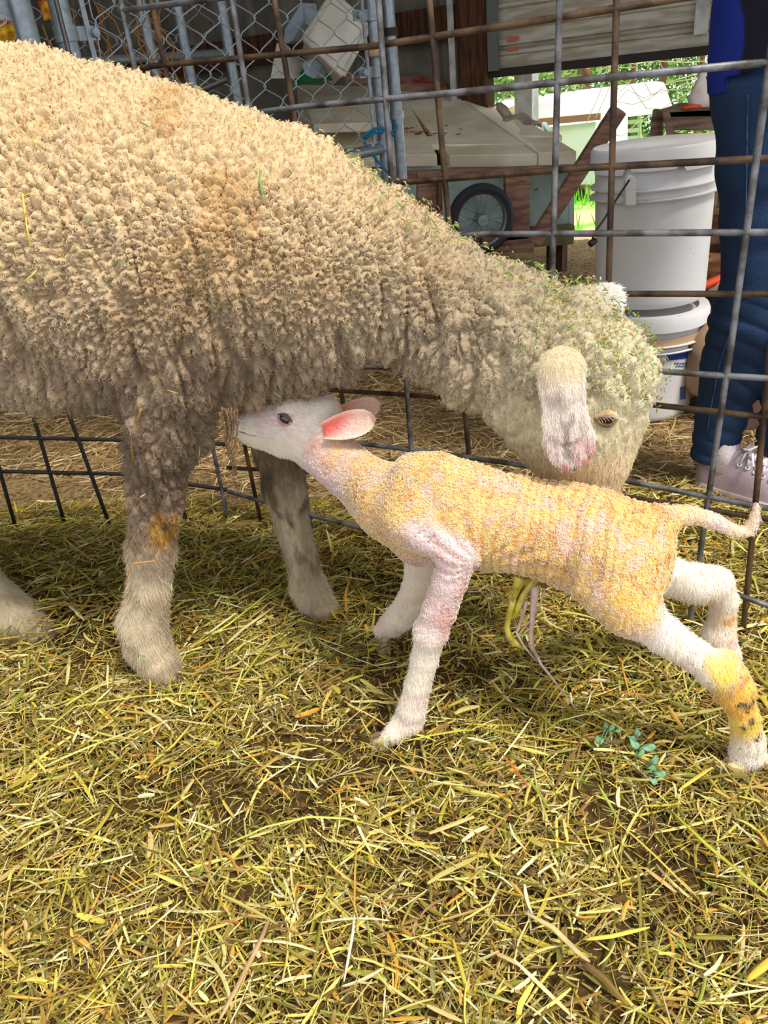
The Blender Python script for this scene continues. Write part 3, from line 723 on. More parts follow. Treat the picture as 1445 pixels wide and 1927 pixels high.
mb = MB(); mb.prism([at(566, 4, 3.96), at(572, 38, 3.94), at(548, 78, 3.9), at(532, 84, 3.9), at(534, 56, 3.93)], .12, -E2); mb.build('tub_wall', m_tubg, tb2, bevel=.006)
mb = MB(); mb.prism([at(566, 118, 3.8), at(586, 108, 3.8), at(608, 122, 3.8), at(590, 150, 3.78), at(572, 140, 3.78)], .08, -E2); tag(mb.build('plastic_jug', m_tubg, None, bevel=.008), 'small pale blue plastic jug below the white tub', 'jug')
mb = MB(); mb.lathe(at(592, 138, 3.95), [(.001, .02), (.06, .02), (.09, .005), (.095, -.03), (.09, -.035)], 28); tag(mb.build('green_lid', mat('green_plastic', (40, 130, 70), .5), None, True), 'green plastic dish lying behind the pale jug', 'dish')
mb = MB(); mb.prism([at(520, 80, 3.9), at(560, 120, 3.9), at(556, 148, 3.85), at(508, 148, 3.85)], .05, -E2); tag(mb.build('bucket_shard', m_tubw, None, bevel=.004), 'dusty off-white plastic piece left of the pale jug', 'plastic piece')

# ================================================================== BUCKETS
m_bucket = mat('bucket_plastic', (226, 224, 226), .42, c2=(214, 210, 208), nscale=5, spots=((150, 120, 90), 55, .74), bump=.04, bscale=30)
YBu = 1.84
def bucket(base, top, rb, rt, label, lid, bail_pts, ear, ribs=True, full=True):
    ax = nrm(top-base); Hh = np.linalg.norm(top-base); e = empty('plastic_bucket', base, label, 'bucket', 'white plastic buckets')
    R = lambda t: rb+(rt-rb)*t
    prof = [(.001, .006), (rb*.93, .006), (rb*.97, 0), (rb, .008)]
    for t_ in np.linspace(.05, .70, 8): prof.append((R(t_), Hh*t_))
    for t_ in (.735, .80):
        prof += [(R(t_-.008), Hh*(t_-.008)), (R(t_)+.011, Hh*(t_-.003)), (R(t_)+.012, Hh*(t_+.006)), (R(t_)+.001, Hh*(t_+.012))]
    prof += [(R(.9), Hh*.9), (R(1), Hh)]
    if not lid: prof += [(R(1)+.006, Hh), (R(1)+.006, Hh+.006), (R(1)-.006, Hh+.006), (R(.6)-.006, Hh*.6), (R(.1)-.005, .02), (.001, .018)]
    mb = MB(); mb.lathe(base, prof, 72, ax); mb.build('bucket_body', m_bucket, e, 35)
    return e, ax, Hh, R
b0, b1 = at(1221, 556, YBu), at(1234, 284, YBu)
rt = 110/pxm(b1); rb = 98/pxm(b0)
e, ax, Hh, R = bucket(b0, b1, rb, rt, 'clean white plastic bucket with a lid, stacked on top of another bucket', True, None, None)
# lid with notched skirt
mb = MB(); z = ax; x_ = nrm(np.cross([0, 1, 0.01], z)); y_ = np.cross(z, x_); V = []; K = 120
prf = [(0.001, .018), (rt*.5, .018), (rt*.9, .018), (rt+.005, .018), (rt+.010, .012)]
for (r_, h_) in prf:
    for j in range(K): g = 2*math.pi*j/K; V.append(b1+z*h_+r_*(math.cos(g)*x_+math.sin(g)*y_))
for r_, dz in ((rt+.011, 0), (rt+.006, .002)):
    for j in range(K):
        g = 2*math.pi*j/K; dpt = -.030+(.012 if (j % 15) in (0, 1) else 0)+(.006 if (j // 15) % 2 else 0); V.append(b1+z*(dpt+dz)+r_*(math.cos(g)*x_+math.sin(g)*y_))
mb.add(V, [(i*K+j, i*K+(j+1) % K, (i+1)*K+(j+1) % K, (i+1)*K+j) for i in range(6) for j in range(K)]); mb.build('lid', m_bucket, e, 40)
m_wire = mat('bail_wire', (70, 66, 64), .4, metal=.6)
ea = at(1188, 357, YBu-R(.8)-.008); mb = MB()
mb.prism([at(1177, 388, YBu-.142), at(1177, 338, YBu-.150), at(1182, 330, YBu-.150), at(1192, 330, YBu-.150), at(1197, 338, YBu-.150), at(1197, 388, YBu-.142)], .016, -np.array([0, 1, 0])*-1.0 if False else np.array([0, -1, 0])); mb.build('handle_ear', m_bucket, e, bevel=.003)
mb = MB(); mb.tube([at(1184, 339, YBu-.17), at(1160, 375, YBu-.19), at(1135, 415, YBu-.2), at(1117, 440, YBu-.2), at(1114, 456, YBu-.2)], .0022, 8); bl = mb.build('bail', m_wire, e, True)
mb = MB(); mb.tube([at(1110, 460, YBu-.2), at(1120, 452, YBu-.195)], .007, 10); mb.build('bail_grip', m_wire, e, True)
# lower bucket
c0 = at(1207, 752, YBu+.0); c0[2] = .012; c1 = at(1219, 588, YBu); c1 = c1+0
rt2 = 101/pxm(c1)*1.0; rb2 = 84/pxm(c0)
e2, ax2, Hh2, R2 = bucket(c0, c1, rb2, rt2, 'dirty white plastic bucket with blue print, underneath the clean one', True, None, None)
mb = MB(); mb.lathe(c1, [(.001, .010), (rt2*.85, .010), (rt2*.88, .022), (rt2+.006, .022), (rt2+.010, .012), (rt2+.010, -.012), (rt2+.004, -.014)], 72, ax2); mb.build('lid', m_bucket, e2, 40)
mb = MB(); mb.lathe(c1, [(rt2+.0012, -.03), (rt2+.0018, -.028), (rt2+.0008, -.052), (rt2+.0004, -.054)], 72, ax2); mb.build('dust_ring', mat('dust', (190, 160, 130), .9), e2)
def decal(px0, py0, px1, py1, rr, base, ax_, name, m_, par, n_=8):
    # patch wrapped on the bucket wall between two pixel corners
    mb = MB(); V = []
    for i in range(n_+1):
        for j in range(2):
            px = px0+(px1-px0)*i/n_; py = (py0 if j == 0 else py1)-(px-px0)*.12
            d = ray(px, py); o_ = CAM-base; a_ = d-(d @ ax_)*ax_; b_ = o_-(o_ @ ax_)*ax_
            t_ = 1.5
            for _ in range(6):
                h_ = (CAM+d*t_-base) @ ax_; rad = rr(np.clip(h_/Hh2, 0, 1))+.0012; A = a_ @ a_; B = 2*a_ @ b_; C_ = b_ @ b_-rad*rad; D_ = max(B*B-4*A*C_, 0); t_ = (-B-math.sqrt(D_))/(2*A)
            V.append(CAM+d*t_)
    mb.add(V, [(2*i, 2*i+1, 2*i+3, 2*i+2) for i in range(n_)]); return mb.build(name, m_, par)
m_bluep = mat('blue_print', (40, 70, 150), .5)
decal(1254, 664, 1296, 679, R2, c0, ax2, 'label_band', m_bluep, e2)
r = np.random.default_rng(8)
for yy, x0, x1 in ((683, 1268, 1292), (688, 1272, 1296)):
    x = x0
    while x < x1: wdt = 2+3*r.random(); decal(x, yy, x+wdt, yy+2.6, R2, c0, ax2, 'label_print', m_bluep, e2, 2); x += wdt+1.4
decal(1280, 728, 1290, 752, R2, c0, ax2, 'label_patch', mat('blue_print2', (90, 110, 150), .5), e2)
mb = MB(); mb.tube([at(1279, 620, YBu-.09), at(1290, 634, YBu-.10), at(1300, 660, YBu-.12), at(1308, 690, YBu-.12), at(1312, 712, YBu-.11)], .0022, 8); mb.build('bail', m_wire, e2, True)

# ================================================================== THINGS BEHIND THE PERSON
m_fire = mat('split_wood', (190, 140, 100), .85, c2=(150, 105, 72), nscale=12, stretch=(1, 1, 5), bump=.4)
m_firebark = mat('wood_bark', (95, 68, 52), .9, c2=(60, 44, 36), nscale=30, bump=.8)
def fire(a, b, w0, h0, rot, lab, m_=m_fire):
    t_ = nrm(b-a); u_ = nrm(np.cross(t_, ZUP)); v_ = np.cross(u_, t_); c_, s_ = math.cos(rot), math.sin(rot)
    sh = [(-w0, -h0*.6), (w0*.7, -h0), (w0, h0*.2), (w0*.1, h0), (-w0*.8, h0*.5)]; V = []
    for q in (a, b):
        for (x, y) in sh: V.append(q+u_*(x*c_-y*s_)+v_*(x*s_+y*c_))
    mb = MB(); mb.add(V, [(0, 1, 2, 3, 4)[::-1], (5, 6, 7, 8, 9)]+[(i, (i+1) % 5, 5+(i+1) % 5, 5+i) for i in range(5)])
    return tag(mb.build('firewood', m_, None, bevel=.003), lab, 'firewood', 'split firewood behind the buckets')
fire(at(1318, 420, 2.12), at(1385, 408, 2.0), .03, .03, .3, 'pale split log topmost on the firewood heap')
fire(at(1322, 455, 2.02), at(1390, 470, 2.2), .035, .03, -.2, 'second pale split log, just under the topmost one')
fire(at(1310, 450, 1.98), at(1362, 452, 1.95), .028, .03, .9, 'dark bark-covered log end beside the bucket', m_firebark)
fire(at(1315, 500, 2.05), at(1400, 478, 1.98), .03, .028, .1, 'long pale stick slanting down behind the bucket')
fire(at(1310, 535, 2.1), at(1400, 515, 2.1), .045, .04, .5, 'dark log above the orange tool', m_firebark)
fire(at(1320, 600, 2.1), at(1420, 590, 2.1), .06, .055, .2, 'dark thick log at the bottom of the firewood heap', m_firebark)
fire(at(1330, 560, 2.15), at(1450, 560, 2.15), .05, .05, .7, 'dark log crossing behind the knees', m_firebark)
fire(at(1335, 660, 2.15), at(1450, 650, 2.2), .07, .07, .4, 'lowest dark log behind the knees', m_firebark)
fire(at(1330, 740, 2.2), at(1470, 730, 2.2), .07, .07, 1., 'dark log on the ground behind the legs', m_firebark)
fire(at(1340, 545, 1.95), at(1380, 525, 1.9), .02, .012, 0, 'thin grey stick lying above the knee', m_gwood)
m_or = mat('orange_plastic', (235, 85, 45), .5)
mb = MB(); mb.tube([at(1312, 544, 1.93), at(1330, 535, 1.93), at(1352, 525, 1.93), at(1368, 516, 1.93)], [.010, .014, .013, .010], 12, flat=.7); tag(mb.build('orange_grip_bar', m_or, None, True), 'curved orange plastic handle lying on the firewood', 'tool handle')
# tan sacks/board behind legs
m_kraft = mat('kraft_paper', (170, 140, 112), .85, c2=(140, 112, 88), nscale=5, bump=.4, bscale=9)
bd = Body()
bd.seg(at(1345, 660, 1.75), at(1345, 690, 1.75), .075, .08, .03); bd.seg(at(1400, 740, 1.78), at(1440, 700, 1.75), .10, .11, .05)
V, F = bd.mesh(.015, 1); V[:, 2] = np.maximum(V[:, 2], .0); V = V+(.012*(vnoise(V, 22, 3, 3)-.5))[:, None]
tag(fastmesh('paper_sack', V, F, None, m_kraft), 'crumpled tan paper sack behind the person\'s shins', 'sack')
mb = MB(); mb.prism([at(1388, 640, 1.66), at(1475, 600, 1.60), at(1475, 800, 1.56), at(1372, 815, 1.62)], .02, -np.array([0, 1, 0])); tag(mb.build('brown_board', mat('brown_ply', (120, 95, 78), .8, c2=(92, 72, 60), nscale=7), None, bevel=.002), 'brown board standing on edge between the person\'s legs', 'board')
mb = MB(); b = at(1302, 735, 1.98); mb.lathe(b*np.array([1, 1, 0]), [(.001, .002), (.05, .002), (.055, .01), (.06, .16), (.062, .17), (.055, .17), (.05, .02), (.001, .015)], 32); tag(mb.build('red_pail', mat('dark_red_plastic', (150, 40, 34), .5), None, 40), 'small dark red pail half hidden between bucket and shin', 'pail')
# brown cardboard left of bucket
mb = MB(); mb.prism([gz(1070, 545, .05), gz(1122, 512, .06), gz(1180, 530, .03), gz(1120, 575, .03)], .02, ZUP); tag(mb.build('cardboard_sheet', mat('cardboard', (178, 132, 92), .85, c2=(150, 108, 74), nscale=6), None), 'brown cardboard sheet on the straw left of the buckets', 'cardboard')
# crate behind the bucket
m_crate = mat('crate_wood', (140, 112, 96), .85, c2=(100, 78, 66), nscale=8, stretch=(1, 1, 7), bump=.4)
YC = 2.65
ct = empty('wooden_crate', (*at(1290, 240, YC)[:2], 0), 'weathered brown crate standing behind the lidded bucket', 'crate')
def cb(p, th, name='crate_board', m_=m_crate): mb = MB(); mb.prism([at(*q) for q in p], th, -E2); return mb.build(name, m_, ct, bevel=.002)
cb([(1258, 210, YC), (1345, 206, YC), (1345, 246, YC), (1262, 245, YC)], .025); cb([(1264, 252, YC), (1345, 252, YC), (1345, 300, YC), (1264, 300, YC)], .025)
cb([(1245, 207, YC-.03), (1256, 212, YC-.03), (1272, 275, YC-.03), (1258, 280, YC-.03)], .03, 'corner_board'); cb([(1228, 206, YC+.02), (1246, 208, YC+.02), (1242, 290, YC), (1218, 285, YC)], .03, 'corner_board')
a = at(1235, 300, YC); b = at(1340, 300, YC-.02)
for q in (a, b, a+E2*.3, b+E2*.3): mb = MB(); mb.beam(q*np.array([1, 1, 0]), q, .05, .05, up=E1); mb.build('crate_post', m_crate, ct)
mb = MB(); mb.prism([at(1240, 207, YC), at(1345, 205, YC), at(1345, 205, YC)+E2*.3, at(1240, 207, YC)+E2*.3], .02, ZUP); mb.build('crate_top', m_crate, ct)
# white sack and orange strap on the crate
bd = Body(); q0 = at(1322, 202, YC+.1); bd.seg(q0+ZUP*.03, at(1328, 145, YC+.1), .05, .025, .02, .6); V, F = bd.mesh(.01, 1); V = V+(.01*(vnoise(V, 30, 9, 2)-.5))[:, None]
tag(fastmesh('feed_sack', V, F, None, mat('sack_white', (240, 222, 212), .8, c2=(225, 190, 180), nscale=14)), 'tall white and pink feed sack standing on the crate beside the person', 'sack')
mb = MB(); mb.tube([at(1284, 204, YC-.02), at(1300, 200, YC-.02), at(1318, 200, YC-.02)], [.012, .014, .01], 8, flat=.5); tag(mb.build('orange_strap', m_or, None, True), 'orange strap lying on top of the crate', 'strap')
mb = MB(); mb.prism([at(1188, 277, 2.5), at(1222, 272, 2.5), at(1222, 264, 2.6), at(1196, 266, 2.6)], .35, ZUP); 
# thin bare branches outside near the person
mb = MB(); r = np.random.default_rng(21)
for i in range(8):
    a = at(r.uniform(1290, 1345), r.uniform(110, 220), 6); pts = [a+np.array([-.12*k_, 0, .02*k_*r.normal()+.004*k_*k_*(1 if i % 2 else -1)]) for k_ in range(7)]; mb.tube(pts, .003, 4)
a = at(1340, 230, 6); b0_ = a.copy(); b0_[2] = out_z(a[None])[0]; mb.tube([b0_, a+ZUP*1.0], .02, 8)
tag(mb.build('bare_shrub', mat('grey_twig', (190, 175, 160), .9), None), 'bare twiggy shrub outside, just left of the person\'s hip', 'shrub')
# ================================================================== WIRE PANELS
PB = np.array([-.339, 1.462, 0]); PD = np.array([math.cos(math.radians(33.3)), -math.sin(math.radians(33.3)), 0]); PN = np.array([PD[1], -PD[0], 0])  # PN towards camera
if PN[1] > 0: PN = -PN
LD = nrm(np.array([-1, .12, 0]))   # left section direction from the corner
m_wg = mat('grey_wire', (128, 128, 132), .5, c2=(76, 70, 66), nscale=30, metal=.4, bump=.2, bscale=200)
m_wb = mat('rusty_wire', (104, 82, 60), .55, c2=(60, 46, 38), nscale=25, metal=.35, bump=.3, bscale=200)
def pp(px, py, off=0): return onpl(px, py, PB-PN*off, PN)
def pl(px, py, off=0): 
    N = np.array([LD[1], -LD[0], 0]); return onpl(px, py, PB-PN*off, N)
RW = .0042
def wire(e, pts, m_, name='wire', r=RW): mb = MB(); mb.tube(pts, r, 10); return mb.build(name, m_, e, True)
def smooth3(a, b, c): return [a, (a+b)/2, b, (b+c)/2, c]
def drop(p, z=.004): q = p.copy(); q[2] = z; return q
def ext(a, b, z):    # extend a->b until height z
    t = (z-a[2])/(b[2]-a[2]); return a+(b-a)*t
gpnl = empty('wire_panel', (PB[0]+.5, PB[1]-.33, 0), 'grey welded wire panel running behind the ewe, the nearer of the two', 'wire panel', 'welded wire panels')
bpnl = empty('wire_panel', (PB[0]+.6, PB[1]-.30, 0), 'rusty brown welded wire panel just behind the grey one', 'wire panel', 'welded wire panels')
# grey verticals (right section)
for x0, y0, x1, y1 in [(437, 0, 585, 990), (712, 0, 774, 850), (1053, 0, 1034, 700), (1449, 110, 1300, 1160)]:
    a, b = pp(x0, y0), pp(x1, y1); top = ext(b, a, 1.12); bt = ext(a, b, .01); m3 = pp((x0+x1)/2+(3 if x0 == 1449 else 0), (y0+y1)/2)
    wire(gpnl, [top, a, m3, b, bt] if top[2] > a[2] else [a, b, bt], m_wg)
a, b = pp(227, 0), pp(425, 960); wire(gpnl, [ext(b, a, 1.12), a, b, ext(a, b, .01)], m_wg)
for L in ([(425, 220), (575, 200), (820, 178), (1100, 150), (1500, 112)], [(430, 470), (700, 455), (910, 441), (1445, 437), (1520, 437)], [(430, 690), (800, 692), (1230, 698), (1445, 712), (1520, 716)],
          [(425, 806), (690, 836), (850, 856), (1170, 903), (1445, 957), (1520, 972)], [(428, 925), (575, 967), (720, 1003), (1000, 1050), (1385, 1118), (1500, 1160)], [(225, 20), (445, -8), (700, -60)]):
    pts = [pp(x, y) for x, y in L]; wire(gpnl, pts, m_wg)
# brown
o_ = .012
for x0, y0, x1, y1 in [(284, 0, 465, 860), (516, 0, 690, 1020), (808, 0, 882, 855), (1160, 0, 1145, 540), (1470, 440, 1400, 1170)]:
    a, b = pp(x0, y0, o_), pp(x1, y1, o_); t_ = ext(b, a, 1.12); l = [t_, a, b, ext(a, b, .01)]
    wire(bpnl, l, m_wb)
for L in ([(225, 135), (290, 124), (700, 87), (1160, 16), (1450, -32)], [(500, 372), (760, 343), (1100, 316), (1445, 298), (1520, 294)], [(430, 590), (1170, 553), (1445, 553), (1520, 553)],
          [(425, 722), (640, 735), (870, 750), (1230, 762), (1445, 785), (1520, 795)], [(428, 880), (850, 905), (1191, 937), (1445, 977), (1520, 992)]):
    wire(bpnl, [pp(x, y, o_) for x, y in L], m_wb)
# left section of both
m_wk = mat('black_wire', (48, 46, 46), .5, metal=.3, bump=.2, bscale=200)
lg = empty('wire_panel', PB+LD*.6, 'dark welded wire panel seen under the ewe\'s belly at the left edge', 'wire panel', 'welded wire panels')
for x0, y0, x1, y1 in [(65, 790, 110, 945), (-110, 790, -60, 950), (-260, 790, -215, 950)]:
    a, b = pl(x0, y0), pl(x1, y1); wire(lg, [ext(b, a, 1.12), a, b, ext(a, b, .01)], m_wk)
for x0, y0, x1, y1 in [(130, 780, 185, 930), (-30, 780, 12, 930), (300, 780, 345, 960)]:
    a, b = pl(x0, y0, -.012), pl(x1, y1, -.012); wire(lg, [ext(b, a, 1.12), a, b, ext(a, b, .01)], m_wk)
for y, yy in ((823, 836), (887, 922), (700, 690), (560, 540), (400, 360), (230, 150)):
    wire(lg, [pl(-350, y), pl(0, y), pl(230, y+5), pl(427, yy)], m_wk)

# ================================================================== EWE
m_ewe = mat('fleece_skin', attr=True, rough=.95, spec=.1, sheen=.2, bump=.5, bscale=420)
m_hair = mat('fleece_fibre', attr=True, rough=.7, spec=.15)
m_hoof = mat('hoof_horn', (70, 58, 46), .6, c2=(110, 96, 74), nscale=30, bump=.3)
W_BACK = (1, 0, 0); W_FL = (1, .8, 0); W_LEG = (.62, .7, 0); W_SK = (0, .25, 0); W_HD = (.9, .35, 1); W_FACE = (0, .1, 1)
ew = Body()
YM = 1.05
ew.chain([(-620, 520, 1.07, 240), (-420, 460, 1.06, 290), (-150, 452, 1.06, 300), (100, 462, 1.05, 296), (300, 480, 1.04, 270), (430, 492, 1.03, 238), (520, 500, 1.02, 212)], .05, .84, (1, .45, 0))
ew.chain([(500, 490, 1.02, 205), (620, 510, 1.01, 172), (720, 532, 1.0, 142), (820, 584, .98, 118), (930, 634, .955, 120), (1030, 672, .93, 126)], .04, .95, (1, .65, .15))
ew.chain([(1030, 690, .93, 116), (1100, 702, .905, 108), (1122, 706, .90, 94)], .03, 1, W_HD)
ew.chain([(1090, 725, .90, 104), (1080, 790, .89, 98)], .03, .9, (.7, .3, 1))
ew.chain([(1085, 790, .89, 98), (1098, 850, .885, 78), (1112, 905, .88, 50), (1118, 955, .875, 38), (1120, 975, .87, 30)], .025, .8, W_FACE)
ew.chain([(1000, 780, .90, 56), (1060, 850, .89, 48), (1105, 940, .88, 30)], .03, .8, W_FACE)
ew.chain([(890, 660, .95, 74), (968, 745, .92, 52), (1035, 825, .90, 34)], .04, .9, (.8, .3, .8))
# cheek / brow / nose bridge
ew.chain([(1162, 740, .875, 44), (1180, 800, .872, 26), (1155, 880, .87, 22)], .03, .8, (.25, .1, 1))
# chest and brisket
ew.chain([(400, 590, 1.0, 132), (500, 608, .99, 110), (580, 625, .99, 92)], .05, .9, W_FL)
ew.chain([(450, 640, 1.06, 95), (560, 645, 1.06, 75)], .05, .9, W_FL)
# near foreleg
ew.chain([(310, 580, .95, 110), (325, 690, .955, 86), (316, 790, .965, 70), (300, 860, .97, 60), (293, 920, .972, 48)], .035, 1, (1, .9, 0))
ew.chain([(293, 920, .972, 48), (290, 985, .974, 43), (286, 1040, .975, 36)], .03, 1, (.6, .7, 0))
ew.chain([(286, 1040, .975, 37), (280, 1110, .975, 36), (268, 1175, .975, 42), (276, 1212, .972, 40), (300, 1250, .965, 36), (306, 1262, .962, 30)], .02, 1, (.05, .15, 0))
# far foreleg
ew.chain([(460, 610, 1.12, 84), (490, 740, 1.12, 52), (524, 860, 1.105, 38), (534, 920, 1.1, 34)], .03, 1, (.5, .9, 0))
ew.chain([(534, 920, 1.1, 34), (550, 990, 1.1, 29), (570, 1060, 1.1, 27), (580, 1105, 1.098, 32), (594, 1130, 1.09, 31), (607, 1146, 1.083, 27)], .02, 1, (.05, .75, 0))
# hind legs
ew.chain([(-380, 620, 1.2, 230), (-260, 780, 1.18, 120), (-150, 900, 1.16, 66), (-110, 985, 1.15, 50)], .05, 1, (1, .7, 0))
ew.chain([(-110, 985, 1.15, 50), (-60, 1080, 1.14, 42), (-10, 1140, 1.135, 46), (35, 1168, 1.125, 42), (68, 1188, 1.12, 30)], .02, 1, (.05, .25, 0))
ew.chain([(-480, 620, .95, 230), (-520, 850, .96, 120), (-480, 960, .98, 70)], .05, 1, (1, .7, 0))
ew.chain([(-480, 960, .98, 60), (-500, 1100, 1.0, 40), (-495, 1180, .99, 42), (-470, 1225, .98, 34)], .02, 1, (.05, .3, 0))
ew.chain([(-780, 420, 1.07, 60), (-800, 640, 1.07, 50)], .04, 1, (1, .5, 0))
V, F = ew.mesh(.0105, 2)
D_, A = ew.dist(V, True); N = vnormals(V, F)
wool = A[:, 0]; dirt = A[:, 1]; head = A[:, 2]
# projected helper coordinates (used only to place real markings on the fleece)
def pxy(V):
    d = V-CAM; z = d @ _f; return 722.5+FP*(d @ _r)/z, 963.5-FP*(d @ _u)/z
# fleece relief: locks and furrows
def warp(V): 
    return V+.012*np.stack([vnoise(V, 22, s)-.5 for s in (1, 2, 3)], -1)
neckness = sstep(.05, .32, V[:, 0])*(1-head)
Wp = warp(V)
S1 = Wp*np.stack([np.ones(len(V)), np.ones(len(V)), .85-.42*sstep(.72, .55, V[:, 2])], -1)                        # locks hang lengthwise on the flank
S2 = np.stack([Wp[:, 0]*.80+Wp[:, 2]*.35, Wp[:, 1], Wp[:, 2]*1.0-Wp[:, 0]*.2], -1)
f1, f2 = worley(S1, 88, 3); a1 = sstep(0, .30, f2-f1)*(1-.55*f1*f1)
g1, g2 = worley(S2, 84, 8); a2 = sstep(0, .28, g2-g1)*(1-.55*g1*g1)
lock = a1*(1-neckness)+a2*neckness
fur = vnoise(np.stack([Wp[:, 0]*38, Wp[:, 1]*30, Wp[:, 2]*9], -1), 1, 5, 2)
fur2 = vnoise(np.stack([(Wp[:, 0]*.7+Wp[:, 2]*.7)*10, Wp[:, 1]*20, (Wp[:, 2]*.7-Wp[:, 0]*.7)*34], -1), 1, 6, 2)
furrow = fur*(1-neckness)+fur2*neckness
flank = sstep(.75, .55, V[:, 2])
h1, h2 = worley(Wp, 260, 12)
small = sstep(0, .5, h2-h1)*(1-.5*h1*h1)
wl = np.clip(wool, 0, 1)**1.5
eyepos, _ne = ew.trace(1141, 788); eyem = sstep(.016, .040, np.linalg.norm((V-eyepos)*np.array([1, 1, 1.2]), axis=1)); wl = wl*eyem
ck1 = vnoise(np.stack([Wp[:, 0]*30+Wp[:, 1]*12, Wp[:, 1]*14, Wp[:, 2]*7], -1), 1, 15, 2); ck2 = vnoise(np.stack([(Wp[:, 0]*.75+Wp[:, 2]*.65)*11, Wp[:, 1]*16, (Wp[:, 2]*.75-Wp[:, 0]*.65)*30], -1), 1, 16, 2)
crack = np.exp(-((ck1-.5)/.045)**2)*(1-neckness)*sstep(.80, .66, V[:, 2])+np.exp(-((ck2-.5)/.04)**2)*neckness
disp = wl*(-.011*crack+.0105*lock+(.018+.020*flank)*(furrow-.5)+.0038*small+.004*(vnoise(V, 420, 3)-.5)-.004)+(1-wl)*(.0012*(vnoise(V*np.array([1, 1, .3]), 260, 5)-.5))
VD = V+N*disp[:, None]
# colour of the fleece
X_, Y_, Z_ = V.T
px_, py_ = pxy(V)
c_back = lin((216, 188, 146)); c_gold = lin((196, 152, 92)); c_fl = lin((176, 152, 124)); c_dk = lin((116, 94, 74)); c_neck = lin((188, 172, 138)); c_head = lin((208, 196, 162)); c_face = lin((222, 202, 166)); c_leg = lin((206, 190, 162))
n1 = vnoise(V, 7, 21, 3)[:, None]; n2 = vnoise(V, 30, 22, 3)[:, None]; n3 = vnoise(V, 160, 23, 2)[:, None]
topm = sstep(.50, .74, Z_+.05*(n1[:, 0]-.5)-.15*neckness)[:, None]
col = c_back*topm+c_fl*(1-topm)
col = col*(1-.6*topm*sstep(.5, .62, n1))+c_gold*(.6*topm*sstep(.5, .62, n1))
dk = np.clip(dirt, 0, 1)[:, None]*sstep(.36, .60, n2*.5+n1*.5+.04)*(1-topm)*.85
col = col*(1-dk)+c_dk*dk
nk = (neckness*(1-.0*head))[:, None]; col = col*(1-nk*.8)+c_neck*nk*.8
hd = np.clip(head, 0, 1)[:, None]; col = col*(1-hd)+c_head*hd
fc = (sstep(.45, .1, wool)*np.clip(head*1.2, 0, 1))[:, None]; col = col*(1-fc)+c_face*fc
lg_ = (sstep(.5, .1, wool)*(1-np.clip(head, 0, 1)))[:, None]; col = col*(1-lg_)+c_leg*lg_
# dirty far foreleg, brown-stained knee of the near foreleg
fd = (sstep(.10, .0, np.abs(X_-(at(545, 960, 1.1)[0]))-.03)*sstep(1.03, 1.06, Y_)*sstep(.07, .13, Z_)*sstep(.36, .3, Z_))[:, None]*sstep(.40, .56, vnoise(V*np.array([1, 1, .5]), 45, 31, 3))[:, None]
col = col*(1-fd*.9)+lin((96, 80, 58))*fd*.9
kn = at(318, 1003, .94); kd = np.linalg.norm((V-kn)*np.array([1, .8, .8]), axis=1)[:, None]+.012*(n2-.5)
ks = sstep(.036, .018, kd); col = col*(1-ks)+lin((186, 140, 62))*ks; ks = sstep(.020, .008, np.linalg.norm((V-at(326, 1003, .94)), axis=1)[:, None]+.01*(n3-.5)); col = col*(1-ks*.8)+lin((90, 66, 34))*ks*.8
sh = at(280, 900, .93); sd_ = sstep(.09, .02, np.linalg.norm((V-at(290, 900, .92))*np.array([1, .6, .7]), axis=1)[:, None]+.05*(n2-.5)); col = col*(1-sd_*.6)+lin((110, 88, 72))*sd_*.6
lgd = lg_*sstep(.42, .66, vnoise(V*np.array([1, 1, .6]), 40, 37, 3))[:, None]; col = col*(1-.5*lgd)+lin((150, 128, 100))*.5*lgd
col = col*(.82+.36*n3)
ew_root = empty('ewe', (at(290, 1280, .97)[0]+.1, 1.05, 0), 'woolly cream ewe bending her neck down over the newborn lamb', 'sheep')
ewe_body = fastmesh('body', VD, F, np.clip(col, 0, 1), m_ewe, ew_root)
EWF, EWN = F.copy(), N.copy()
# fleece fibres
mix = sample(VD, F, (wl > .2)*(wl), 110000)
R0 = mix(VD); NR = mix(N); NR /= np.linalg.norm(NR, axis=1, keepdims=True); CR = mix(col); WR = mix(wl[:, None])[:, 0]; n = len(R0)
vis = ((CAM-R0)*NR).sum(1) > -.15; R0, NR, CR, WR = R0[vis], NR[vis], CR[vis], WR[vis]; n = len(R0)
_, _, fp = worley(R0*np.array([1, 1, .7]), 150, 77, feat=True); fp = fp/np.array([1, 1, .7])
tpt = fp-R0; tpt -= (tpt*NR).sum(1, keepdims=True)*NR
L = (.0042+.0034*rng.random((n, 1)))*(.5+.5*WR[:, None]); T1 = np.cross(NR, rng.normal(size=(n, 3))); T1 /= np.linalg.norm(T1, axis=1, keepdims=True); T2 = np.cross(NR, T1)
S = []; ph = rng.random((n, 1))*6.28; cr = .0010+.0011*rng.random((n, 1))
for i in range(7):
    s = i/6; g = ph+s*7.5
    S.append(R0+NR*L*(s*(1-.35*s))+tpt*.35*s+np.array([0, 0, -1])*L*.3*s*s+cr*math.sqrt(s)*(np.cos(g)*T1+np.sin(g)*T2))
S = np.stack(S, 1)
hairs('wool', S, [.00034, .00034, .00032, .0003, .00026, .0002, .0001], np.clip(CR*(.8+.5*rng.random((n, 1))), 0, 1), m_hair, ew_root)
